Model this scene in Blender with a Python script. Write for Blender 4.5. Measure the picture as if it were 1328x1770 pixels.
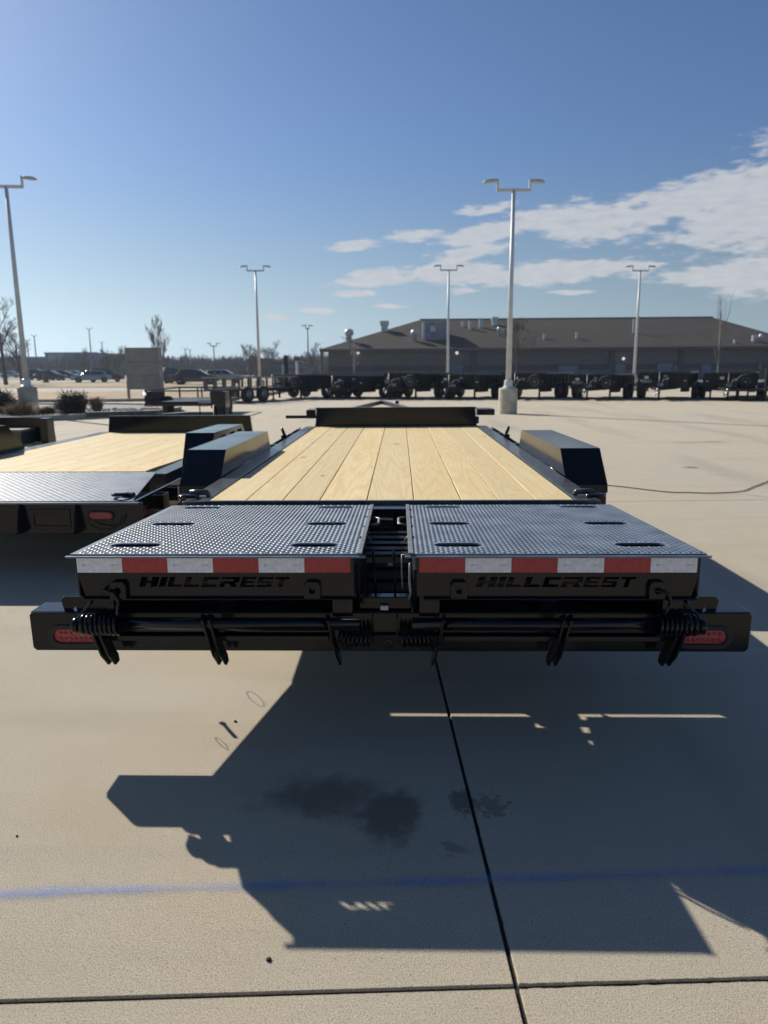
import bpy, bmesh, math, random
from mathutils import Vector, Matrix
from mathutils.geometry import tessellate_polygon
from mathutils import noise as mnoise
random.seed(7)
S = bpy.context.scene
for o in list(bpy.data.objects): bpy.data.objects.remove(o)
COL = S.collection
rad = math.radians

# ------------------------------------------------------------------ camera
F = 1228.0; CX, CY = 664.0, 885.0
CAM = Vector((0.0503, 0.0, 1.3389)); yaw, pitch, roll = -0.0234, 0.1986, -0.0068
fw = Vector((math.sin(yaw)*math.cos(pitch), math.cos(yaw)*math.cos(pitch), -math.sin(pitch)))
rt0 = Vector((math.cos(yaw), -math.sin(yaw), 0)); up0 = rt0.cross(fw)
RT = rt0*math.cos(roll)+up0*math.sin(roll); UP = -rt0*math.sin(roll)+up0*math.cos(roll)
cd = bpy.data.cameras.new('camera'); cam = bpy.data.objects.new('camera', cd); COL.objects.link(cam)
M = Matrix.Identity(4)
for i in range(3): M[i][0] = RT[i]; M[i][1] = UP[i]; M[i][2] = -fw[i]; M[i][3] = CAM[i]
cam.matrix_world = M
cd.sensor_fit = 'VERTICAL'; cd.sensor_height = 36; cd.sensor_width = 27; cd.lens = F/1770*36
cd.clip_start = 0.05; cd.clip_end = 5000
cd.dof.use_dof = True; cd.dof.focus_distance = 2.75; cd.dof.aperture_fstop = 3.4
S.camera = cam
S.render.resolution_x = 768; S.render.resolution_y = 1024

def ray(px, py): return RT*((px-CX)/F) - UP*((py-CY)/F) + fw
def at(px, py, Y): d = ray(px, py); return CAM + d*((Y-CAM.y)/d.y)
def atz(px, py, z=0.0): d = ray(px, py); return CAM + d*((z-CAM.z)/d.z)

# ------------------------------------------------------------------ sun and sky
SUNV = Vector((-1.151, 1.132, 1.0)).normalized()
sun_el = math.asin(SUNV.z); sun_az = math.atan2(SUNV.x, SUNV.y)
sl = bpy.data.lights.new('sun', 'SUN'); sl.energy = 5.0; sl.angle = rad(0.53); sl.color = (1.0, 0.93, 0.82)
so = bpy.data.objects.new('sun', sl); COL.objects.link(so)
so.rotation_euler = SUNV.to_track_quat('Z', 'Y').to_euler(); so.location = (-20, 20, 20)
S.view_settings.view_transform = 'Standard'; S.view_settings.look = 'None'
S.view_settings.exposure = 0.42; S.view_settings.gamma = 1.0; S.view_settings.use_curve_mapping = False

W = bpy.data.worlds.new('World'); S.world = W; W.use_nodes = True
nt = W.node_tree; nt.nodes.clear(); N = nt.nodes; L = nt.links
def nn(t, **k):
    n = N.new(t)
    for a, b in k.items(): setattr(n, a, b)
    return n
def mth(op, a, b=None, c=None, clamp=False):
    n = nn('ShaderNodeMath', operation=op, use_clamp=clamp)
    for i, v in enumerate((a, b, c)):
        if v is None: continue
        if isinstance(v, (int, float)): n.inputs[i].default_value = v
        else: L.new(v, n.inputs[i])
    return n.outputs[0]
sky = nn('ShaderNodeTexSky', sky_type='NISHITA'); sky.sun_disc = False
sky.sun_elevation = sun_el; sky.sun_rotation = sun_az; sky.air_density = 1.0; sky.dust_density = 0.7; sky.ozone_density = 2.2; sky.altitude = 200
tc = nn('ShaderNodeTexCoord'); sx = nn('ShaderNodeSeparateXYZ'); L.new(tc.outputs['Generated'], sx.inputs[0])
az = mth('MULTIPLY', mth('ARCTAN2', sx.outputs[0], sx.outputs[1]), 57.2958)
el = mth('MULTIPLY', mth('ARCSINE', sx.outputs[2]), 57.2958)
cb = nn('ShaderNodeCombineXYZ'); L.new(az, cb.inputs[0]); L.new(el, cb.inputs[1])
# wispy edges: warp by noise
nz = nn('ShaderNodeTexNoise'); nz.inputs['Scale'].default_value = 1.0; nz.inputs['Detail'].default_value = 8; nz.inputs['Roughness'].default_value = 0.62
mp = nn('ShaderNodeMapping'); mp.inputs['Scale'].default_value = (0.26, 0.8, 1); mp.inputs['Rotation'].default_value = (0, 0, 0.12); L.new(cb.outputs[0], mp.inputs[0]); L.new(mp.outputs[0], nz.inputs['Vector'])
nz2 = nn('ShaderNodeTexNoise'); nz2.inputs['Scale'].default_value = 1.0; nz2.inputs['Detail'].default_value = 5
mp2 = nn('ShaderNodeMapping'); mp2.inputs['Scale'].default_value = (0.7, 2.4, 1); mp2.inputs['Rotation'].default_value = (0, 0, -0.15); L.new(cb.outputs[0], mp2.inputs[0]); L.new(mp2.outputs[0], nz2.inputs['Vector'])
def ae(px, py):
    d = ray(px, py); return math.degrees(math.atan2(d.x, d.y)), math.degrees(math.asin(d.z/d.length))
# cloud banks: (px, py, half width, half height, tilt deg (rising to the right), weight)
BL = [(1310,350,140,62,14,.95),(1185,346,110,28,16,1.0),(1400,320,140,80,14,.9),(1330,392,110,28,4,.75),(1110,342,60,10,8,.7),
      (1030,388,95,26,4,1.0),(950,378,90,22,8,.85),(850,402,90,18,8,.85),(722,406,55,11,6,.85),(620,424,50,9,3,1.0),(820,434,70,14,10,.8),
      (645,481,72,16,6,1.1),(790,472,120,17,2,1.1),(950,472,150,19,2,1.1),(1080,462,90,14,0,.7),(615,506,42,7,0,1.0),(800,503,32,5,0,.8),(985,505,32,4,0,.8),
      (1260,472,95,18,4,1.05),(1370,480,110,26,4,.9),(545,537,34,6,-4,.95),(475,548,40,5,-3,.9),(670,530,30,4,-2,.7),(850,362,50,9,6,.6)]
acc = None; K = 0.0445
for (px, py, hw, hh, tl, wt) in BL:
    a, e = ae(px, py); m = nn('ShaderNodeMapping', vector_type='TEXTURE')
    m.inputs['Location'].default_value = (a, e, 0); m.inputs['Rotation'].default_value = (0, 0, rad(tl)); m.inputs['Scale'].default_value = (hw*K, hh*K, 1)
    L.new(cb.outputs[0], m.inputs[0]); ln = nn('ShaderNodeVectorMath', operation='LENGTH'); L.new(m.outputs[0], ln.inputs[0])
    v = mth('MULTIPLY_ADD', ln.outputs['Value'], -wt*.9, wt)
    acc = v if acc is None else mth('SMOOTH_MAX', acc, v, 0.12)
acc = mth('MAXIMUM', acc, -0.6)
d1 = mth('ADD', acc, mth('MULTIPLY', mth('SUBTRACT', nz.outputs[0], 0.5), 1.8))
d2 = mth('ADD', d1, mth('MULTIPLY', mth('SUBTRACT', nz2.outputs[0], 0.5), 1.1))
dens = mth('SMOOTHSTEP', d2, 0.22, 0.66) if False else None
mr = nn('ShaderNodeMapRange', interpolation_type='SMOOTHSTEP'); mr.inputs['From Min'].default_value = -0.08; mr.inputs['From Max'].default_value = 0.42; L.new(d2, mr.inputs['Value'])
dens = mth('MULTIPLY', mr.outputs[0], 0.82)
cc = nn('ShaderNodeMix', data_type='RGBA'); cc.inputs['A'].default_value = (6.8, 7.1, 7.9, 1); cc.inputs['B'].default_value = (10.0, 10.0, 10.1, 1); L.new(nz2.outputs[0], cc.inputs['Factor'])
# paler, bluer air low over the horizon, deeper blue above
bw = nn('ShaderNodeRGBToBW'); L.new(sky.outputs[0], bw.inputs[0])
hz = nn('ShaderNodeMix', data_type='RGBA', blend_type='MULTIPLY'); hz.inputs['Factor'].default_value = 1; L.new(bw.outputs[0], hz.inputs['A']); hz.inputs['B'].default_value = (.80, 1.04, 1.20, 1)
tp = nn('ShaderNodeMix', data_type='RGBA', blend_type='MULTIPLY'); tp.inputs['Factor'].default_value = 1; L.new(sky.outputs[0], tp.inputs['A']); tp.inputs['B'].default_value = (.83, 1.0, 1.24, 1)
hf = nn('ShaderNodeMapRange', interpolation_type='SMOOTHSTEP'); hf.inputs['From Min'].default_value = -2; hf.inputs['From Max'].default_value = 17; hf.inputs['To Min'].default_value = 1; hf.inputs['To Max'].default_value = 0; L.new(el, hf.inputs['Value'])
sk = nn('ShaderNodeMix', data_type='RGBA'); L.new(hf.outputs[0], sk.inputs['Factor']); L.new(tp.outputs['Result'], sk.inputs['A']); L.new(hz.outputs['Result'], sk.inputs['B'])
cm = nn('ShaderNodeMix', data_type='RGBA'); L.new(dens, cm.inputs['Factor']); L.new(sk.outputs['Result'], cm.inputs['A']); L.new(cc.outputs['Result'], cm.inputs['B'])
bg = nn('ShaderNodeBackground'); bg.inputs['Strength'].default_value = 0.052; L.new(cm.outputs['Result'], bg.inputs[0])
wo = nn('ShaderNodeOutputWorld'); L.new(bg.outputs[0], wo.inputs[0])

# ------------------------------------------------------------------ materials
def mat(name, col, rough=0.6, metal=0.0, coat=0.0, bump=0.0, bscale=50, var=0.0, vscale=6, spec=0.5, vcol=None, emit=None):
    m = bpy.data.materials.new(name); m.use_nodes = True; t = m.node_tree; b = t.nodes['Principled BSDF']
    b.inputs['Base Color'].default_value = (*col, 1); b.inputs['Roughness'].default_value = rough; b.inputs['Metallic'].default_value = metal
    b.inputs['Coat Weight'].default_value = coat; b.inputs['Coat Roughness'].default_value = 0.06; b.inputs['Specular IOR Level'].default_value = spec
    co = t.nodes.new('ShaderNodeTexCoord').outputs['Object']
    if var > 0:
        n = t.nodes.new('ShaderNodeTexNoise'); n.inputs['Scale'].default_value = vscale; n.inputs['Detail'].default_value = 6; t.links.new(co, n.inputs['Vector'])
        x = t.nodes.new('ShaderNodeMix'); x.data_type = 'RGBA'; v = vcol or tuple(c*(1-var) for c in col)
        r = t.nodes.new('ShaderNodeMapRange'); r.inputs['From Min'].default_value = .35; r.inputs['From Max'].default_value = .65; t.links.new(n.outputs[0], r.inputs['Value'])
        x.inputs['A'].default_value = (*v, 1); x.inputs['B'].default_value = (*[min(1, c*(1+var*.4)) for c in col], 1)
        t.links.new(r.outputs[0], x.inputs['Factor']); t.links.new(x.outputs['Result'], b.inputs['Base Color'])
        ra = t.nodes.new('ShaderNodeMapRange'); ra.inputs['To Min'].default_value = max(.02, rough-.07); ra.inputs['To Max'].default_value = min(1, rough+.1)
        t.links.new(n.outputs[0], ra.inputs['Value']); t.links.new(ra.outputs[0], b.inputs['Roughness'])
    if bump > 0:
        n = t.nodes.new('ShaderNodeTexNoise'); n.inputs['Scale'].default_value = bscale; n.inputs['Detail'].default_value = 4; t.links.new(co, n.inputs['Vector'])
        bn = t.nodes.new('ShaderNodeBump'); bn.inputs['Strength'].default_value = bump; bn.inputs['Distance'].default_value = 0.01
        t.links.new(n.outputs[0], bn.inputs['Height']); t.links.new(bn.outputs[0], b.inputs['Normal'])
    if emit: b.inputs['Emission Color'].default_value = (*emit[0], 1); b.inputs['Emission Strength'].default_value = emit[1]
    return m
MT = {}
MT['black'] = mat('black_gloss_paint', (.004, .005, .008), .14, 0, 0, .02, 6, .3, 3, .36)
MT['blackfar'] = mat('black_paint_weathered', (.007, .008, .010), .45, 0, 0, 0, 8, .4, 2, .35)
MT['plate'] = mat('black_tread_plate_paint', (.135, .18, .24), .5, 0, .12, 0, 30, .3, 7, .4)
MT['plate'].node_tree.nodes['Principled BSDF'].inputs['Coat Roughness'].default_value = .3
MT['rail'] = mat('worn_black_rail_paint', (.028, .03, .034), .3, 0, .2, .1, 60, .6, 18, .5, (.075, .078, .082))
MT['scuff'] = mat('scuffed_edge_paint', (.20, .20, .20), .42, .2, 0, .1, 80, .35, 30)
MT['red'] = mat('red_reflective_tape', (.42, .022, .028), .35, 0, .2, .03, 400, .25, 60)
MT['white'] = mat('white_reflective_tape', (.82, .82, .84), .35, 0, .2, .03, 400, .15, 60)
MT['print'] = mat('tape_print_ink', (.06, .06, .065), .5)
MT['lens'] = mat('red_lamp_lens', (.45, .03, .035), .22, 0, .5, .5, 160, .3, 90)
MT['rubber'] = mat('black_rubber', (.014, .014, .015), .6, 0, 0, .1, 60)
MT['tyre'] = mat('tyre_rubber', (.02, .02, .02), .8, 0, 0, .2, 40)
MT['rim'] = mat('silver_wheel_rim', (.22, .22, .22), .4, .5)
MT['steel'] = mat('bare_steel', (.35, .36, .38), .3, .8, 0, 0, 1, .3, 40)
MT['pole'] = mat('painted_pole_light_grey', (.60, .61, .60), .4, 0, 0, 0, 8, .12, 3)
MT['lamphead'] = mat('lamp_head_grey', (.42, .44, .40), .45)
MT['lampfar'] = mat('far_lamp_post_grey', (.16, .17, .18), .6)
MT['pier'] = mat('concrete_pier', (.50, .47, .38), .9, 0, 0, .5, 25, .22, 5)
MT['kerb'] = mat('kerb_concrete', (.36, .34, .29), .9, 0, 0, .4, 20, .3, 3)
MT['signback'] = mat('weathered_sign_back', (.25, .25, .235), .8, 0, 0, 0, 8, .15, 2)
MT['bark'] = mat('grey_bark', (.11, .095, .085), .9)
MT['barkpale'] = mat('pale_bark', (.34, .32, .29), .9, 0, 0, 0, 8, .5, 4)
MT['twig'] = mat('winter_twigs', (.13, .105, .09), .9)
MT['twigfar'] = mat('far_winter_twigs', (.10, .092, .085), .95)
MT['juniper'] = mat('dark_juniper_foliage', (.022, .03, .022), .8, 0, 0, 0, 8, .5, 7, .3)
MT['drygrass'] = mat('dry_ornamental_grass', (.26, .19, .12), .8, 0, 0, 0, 8, .5, 9)
MT['gravel'] = mat('river_rock', (.22, .21, .20), .8, 0, 0, .3, 30, .6, 9)
MT['lawn'] = mat('dormant_lawn', (.34, .25, .14), .95, 0, 0, .3, 10, .35, .6)
MT['asphalt'] = mat('weathered_asphalt', (.15, .145, .135), .92, 0, 0, .2, 20, .2, .3)
MT['roadpale'] = mat('pale_concrete_road', (.36, .34, .30), .9, 0, 0, .1, 20, .15, .5)
MT['glass'] = mat('dark_window_glass', (.03, .04, .05), .08, 0, .3)
MT['glassblue'] = mat('blue_window_glass', (.05, .10, .20), .12, 0, .3)  # plain blue base colour for the doors and panes
MT['galv'] = mat('galvanised_vent', (.48, .50, .52), .4, .3)
MT['acunit'] = mat('rooftop_screen_metal', (.20, .235, .27), .5, .2, 0, 0, 8, .3, .8)
MT['whitepaint'] = mat('white_paint', (.78, .78, .76), .5)
MT['lampglass'] = mat('white_globe', (.85, .85, .82), .3, emit=((1, .97, .9), 0.5))

def nodes(name):
    m = bpy.data.materials.new(name); m.use_nodes = True; return m, m.node_tree, m.node_tree.nodes['Principled BSDF']
def tn(t, typ, **k):
    n = t.nodes.new(typ)
    for a, b in k.items(): setattr(n, a, b)
    return n
def tm(t, op, a, b=None, c=None, clamp=False):
    n = tn(t, 'ShaderNodeMath', operation=op, use_clamp=clamp)
    for i, v in enumerate((a, b, c)):
        if v is None: continue
        if isinstance(v, (int, float)): n.inputs[i].default_value = v
        else: t.links.new(v, n.inputs[i])
    return n.outputs[0]
def tmix(t, f, a, b):
    n = tn(t, 'ShaderNodeMix', data_type='RGBA')
    for s, v in (('Factor', f), ('A', a), ('B', b)):
        if isinstance(v, (int, float)): n.inputs[s].default_value = v
        elif isinstance(v, tuple): n.inputs[s].default_value = (*v, 1)
        else: t.links.new(v, n.inputs[s])
    return n.outputs['Result']
def tnoise(t, vec, scale, detail=4, rough=.5, dist=0.0):
    n = tn(t, 'ShaderNodeTexNoise'); n.inputs['Scale'].default_value = scale; n.inputs['Detail'].default_value = detail
    n.inputs['Roughness'].default_value = rough; n.inputs['Distortion'].default_value = dist; t.links.new(vec, n.inputs['Vector']); return n.outputs[0]
def tramp(t, v, a, b, c=0.0, d=1.0, smooth=True):
    n = tn(t, 'ShaderNodeMapRange'); n.interpolation_type = 'SMOOTHSTEP' if smooth else 'LINEAR'
    n.inputs['From Min'].default_value = a; n.inputs['From Max'].default_value = b; n.inputs['To Min'].default_value = c; n.inputs['To Max'].default_value = d
    t.links.new(v, n.inputs['Value']); return n.outputs[0]
def tmap(t, vec, sc=(1, 1, 1), loc=(0, 0, 0), rot=(0, 0, 0), typ='POINT'):
    n = tn(t, 'ShaderNodeMapping', vector_type=typ); n.inputs['Scale'].default_value = sc; n.inputs['Location'].default_value = loc; n.inputs['Rotation'].default_value = rot
    t.links.new(vec, n.inputs[0]); return n.outputs[0]

# concrete of the lot
m, t, b = nodes('brushed_lot_concrete'); pos = tn(t, 'ShaderNodeNewGeometry').outputs['Position']
big = tnoise(t, pos, .35, 5, .6); mid = tnoise(t, pos, 3.0, 6, .6); fine = tnoise(t, pos, 330, 3, .75); fin2 = tnoise(t, pos, 620, 2, .6)
streak = tnoise(t, tmap(t, pos, (.25, 2.2, 1)), 1.2, 5, .6)
col = tmix(t, tramp(t, big, .35, .65), (.57, .485, .35), (.505, .46, .37))
col = tmix(t, tm(t, 'MULTIPLY', tramp(t, mid, .3, .7), .4), col, (.60, .545, .435))
col = tmix(t, tm(t, 'MULTIPLY', tramp(t, streak, .50, .70), .5), col, (.42, .375, .30))
col = tmix(t, tramp(t, fine, .40, .54, .9, 0.0), col, (.19, .165, .125))
col = tmix(t, tramp(t, fin2, .54, .66, 0.0, .6), col, (.80, .74, .62))
col = tmix(t, tramp(t, tnoise(t, pos, 130, 2, .5), .66, .74, 0, .75), col, (.12, .10, .08))
broom = tnoise(t, tmap(t, pos, (6, 190, 1), (0, 0, 0), (0, 0, .05)), 1.0, 3, .6)
col = tmix(t, tramp(t, broom, .5, .7, 0, .16), col, (.30, .26, .2))
track = tnoise(t, tmap(t, pos, (1.1, .12, 1), (0, 0, 0), (0, 0, .5)), 1.0, 4, .55)
col = tmix(t, tramp(t, track, .54, .66, 0, .28), col, (.24, .21, .18))
def blob(cx, cy, rx, ry, lo, hi, nscale=9, amt=.55):
    v = tn(t, 'ShaderNodeVectorMath', operation='LENGTH'); t.links.new(tmap(t, pos, (rx, ry, 1), (cx, cy, 0), (0, 0, 0), 'TEXTURE'), v.inputs[0])
    s = tm(t, 'ADD', tm(t, 'SUBTRACT', 1.0, v.outputs['Value']), tm(t, 'MULTIPLY', tm(t, 'SUBTRACT', tnoise(t, pos, nscale, 6, .65), .5), 1.5))
    return tm(t, 'MULTIPLY', tramp(t, s, lo, hi), amt)
stain = blob(-.19, 2.05, .34, .15, .0, .75, 7, .6)
for a in ((.01, 1.96, .12, .18, .0, .55, 7, .66), (.24, 2.02, .07, .13, .42, .56, 24, .6), (.33, 2.0, .2, .25, .75, .85, 30, .45), (.2, 1.8, .12, .12, .72, .8, 26, .4), (-.3, 2.1, .16, .08, .45, .8, 14, .35), (4.0, 9.67, .15, .15, .3, .5, 12, .7), (.3, 12, .5, .3, .5, .8, 3, .4), (5.5, 13, 1.4, .5, .5, .9, 2, .3)):
    stain = tm(t, 'MAXIMUM', stain, blob(*a))
col = tmix(t, blob(-.85, 1.95, .42, .30, .1, 1.0, 2.5, .35), col, (.42, .33, .21))
col = tmix(t, blob(-.9, 2.75, .7, .35, .1, 1.0, 2.0, .35), col, (.52, .50, .45))
col = tmix(t, stain, col, (.075, .06, .045))
t.links.new(col, b.inputs['Base Color']); b.inputs['Roughness'].default_value = .88; b.inputs['Specular IOR Level'].default_value = .3
bn = tn(t, 'ShaderNodeBump'); bn.inputs['Strength'].default_value = 1.0; bn.inputs['Distance'].default_value = .003
t.links.new(tm(t, 'ADD', fine, tm(t, 'MULTIPLY', fin2, .4)), bn.inputs['Height']); t.links.new(bn.outputs[0], b.inputs['Normal'])
MT['concrete'] = m
MT['joint'] = mat('joint_sealant', (.015, .014, .013), .9, 0, 0, .4, 80, .3, 20)

# pine deck boards
def wood(name, base):
    m, t, b = nodes(name); oc = tn(t, 'ShaderNodeTexCoord').outputs['Object']; oi = tn(t, 'ShaderNodeObjectInfo').outputs['Random']
    off = tn(t, 'ShaderNodeCombineXYZ'); t.links.new(tm(t, 'MULTIPLY', oi, 37.0), off.inputs[0]); t.links.new(tm(t, 'MULTIPLY', oi, 91.0), off.inputs[1])
    ad = tn(t, 'ShaderNodeVectorMath', operation='ADD'); t.links.new(oc, ad.inputs[0]); t.links.new(off.outputs[0], ad.inputs[1]); P = ad.outputs[0]
    g = tnoise(t, tmap(t, P, (4.2, .22, 4)), 1.0, 3, .4, .25)
    rings = tm(t, 'SINE', tm(t, 'MULTIPLY', g, 130.0)); rings = tramp(t, rings, -.2, 1.0)
    fib = tnoise(t, tmap(t, P, (170, 3.5, 20)), 1.0, 4, .6)
    tone = tnoise(t, tmap(t, P, (3, .7, 1)), 1.0, 5, .6)
    c = tmix(t, tramp(t, tone, .3, .7), base, tuple(x*y for x, y in zip(base, (.93, .86, .74))))
    c = tmix(t, tm(t, 'MULTIPLY', oi, .9), c, tuple(x*y for x, y in zip(base, (.80, .80, .80))))
    c = tmix(t, tm(t, 'MULTIPLY', rings, .34), c, tuple(x*y for x, y in zip(base, (.78, .62, .42))))
    c = tmix(t, tramp(t, fib, .35, .6, .28, 0), c, tuple(x*y for x, y in zip(base, (.7, .58, .42))))
    vo = tn(t, 'ShaderNodeTexVoronoi'); vo.inputs['Scale'].default_value = 1.0; vo.inputs['Randomness'].default_value = 1.0
    t.links.new(tmap(t, P, (5.5, 2.6, 0)), vo.inputs['Vector'])
    kd = tm(t, 'ADD', vo.outputs['Distance'], tm(t, 'MULTIPLY', tm(t, 'SUBTRACT', tnoise(t, P, 28, 4), .5), .12))
    sel = tramp(t, tn_sep(t, vo.outputs['Color']), .55, .6)
    c = tmix(t, tm(t, 'MULTIPLY', tramp(t, kd, .05, .15, .85, 0), sel), c, (.13, .07, .03))
    c = tmix(t, tm(t, 'MULTIPLY', tramp(t, kd, .12, .3, .3, 0), sel), c, tuple(x*y for x, y in zip(base, (.75, .6, .4))))
    ck = tnoise(t, tmap(t, P, (14, 46, 3)), 1.0, 2, .4, 1.5)   # small cross marks left by the saw
    c = tmix(t, tramp(t, ck, .68, .74, 0, .55), c, (.22, .14, .07))
    t.links.new(c, b.inputs['Base Color']); b.inputs['Roughness'].default_value = .7; b.inputs['Specular IOR Level'].default_value = .3
    bn = tn(t, 'ShaderNodeBump'); bn.inputs['Strength'].default_value = .35; bn.inputs['Distance'].default_value = .002
    t.links.new(tm(t, 'ADD', fib, tm(t, 'MULTIPLY', rings, .3)), bn.inputs['Height']); t.links.new(bn.outputs[0], b.inputs['Normal'])
    return m
def tn_sep(t, c):
    n = tn(t, 'ShaderNodeSeparateColor'); t.links.new(c, n.inputs[0]); return n.outputs[0]
MT['wood'] = wood('pressure_treated_pine', (.70, .59, .345))

# roof shingles and split-face block of the far building
m, t, b = nodes('brown_asphalt_shingles'); oc = tn(t, 'ShaderNodeTexCoord').outputs['Object']
br = tn(t, 'ShaderNodeTexBrick'); br.inputs['Scale'].default_value = 1.0; br.inputs['Brick Width'].default_value = .9; br.inputs['Row Height'].default_value = .30; br.inputs['Mortar Size'].default_value = .02
br.inputs['Color1'].default_value = (.045, .04, .036, 1); br.inputs['Color2'].default_value = (.065, .058, .052, 1); br.inputs['Mortar'].default_value = (.05, .043, .04, 1)
t.links.new(oc, br.inputs['Vector']); c = tmix(t, tramp(t, tnoise(t, oc, .25, 4), .3, .7, 0, .4), br.outputs['Color'], (.075, .068, .06))
t.links.new(c, b.inputs['Base Color']); b.inputs['Roughness'].default_value = .95; b.inputs['Specular IOR Level'].default_value = .1; MT['shingle'] = m
m, t, b = nodes('taupe_block_wall'); oc = tn(t, 'ShaderNodeTexCoord').outputs['Object']
br = tn(t, 'ShaderNodeTexBrick'); br.inputs['Scale'].default_value = 1.0; br.inputs['Brick Width'].default_value = .4; br.inputs['Row Height'].default_value = .2; br.inputs['Mortar Size'].default_value = .012
br.inputs['Color1'].default_value = (.16, .145, .13, 1); br.inputs['Color2'].default_value = (.19, .17, .15, 1); br.inputs['Mortar'].default_value = (.15, .14, .13, 1)
t.links.new(tmap(t, oc, (1, 1, 1), (0, 0, 0), (rad(90), 0, 0)), br.inputs['Vector']); t.links.new(br.outputs['Color'], b.inputs['Base Color']); b.inputs['Roughness'].default_value = .9; MT['block'] = m
MT['band'] = mat('dark_block_band', (.10, .10, .10), .9, 0, 0, 0, 8, .2, 1)
MT['fascia'] = mat('brown_fascia', (.10, .085, .075), .7)
MT['brick'] = mat('red_brown_brick_far', (.15, .08, .065), .9, 0, 0, 0, 8, .3, .5)
MT['store'] = mat('store_wall_slate', (.14, .17, .22), .8, 0, 0, 0, 8, .2, .1)
MT['storeblue'] = mat('store_wall_blue', (.05, .10, .28), .7)
MT['storepale'] = mat('store_panel_pale', (.30, .34, .40), .7)
MT['whitefar'] = mat('far_white', (.6, .6, .6), .6)
# blue spray paint
m, t, b = nodes('blue_marking_spray'); pos = tn(t, 'ShaderNodeNewGeometry').outputs['Position']; uv = tn(t, 'ShaderNodeTexCoord').outputs['UV']
sp = tn(t, 'ShaderNodeSeparateXYZ'); t.links.new(uv, sp.inputs[0])
ed = tm(t, 'SUBTRACT', 1.0, tm(t, 'ABSOLUTE', tm(t, 'MULTIPLY_ADD', sp.outputs[1], 2.0, -1.0)))
gr = tm(t, 'MULTIPLY', tm(t, 'SUBTRACT', tnoise(t, pos, 300, 3, .6), .5), 2.6); g2 = tm(t, 'MULTIPLY', tm(t, 'SUBTRACT', tnoise(t, pos, 5, 4), .5), 1.2)
al = tramp(t, tm(t, 'ADD', tm(t, 'ADD', ed, gr), g2), .2, 1.5, 0, .48)
b.inputs['Base Color'].default_value = (.13, .27, .66, 1); b.inputs['Roughness'].default_value = .9; t.links.new(al, b.inputs['Alpha']); MT['bluepaint'] = m

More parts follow.
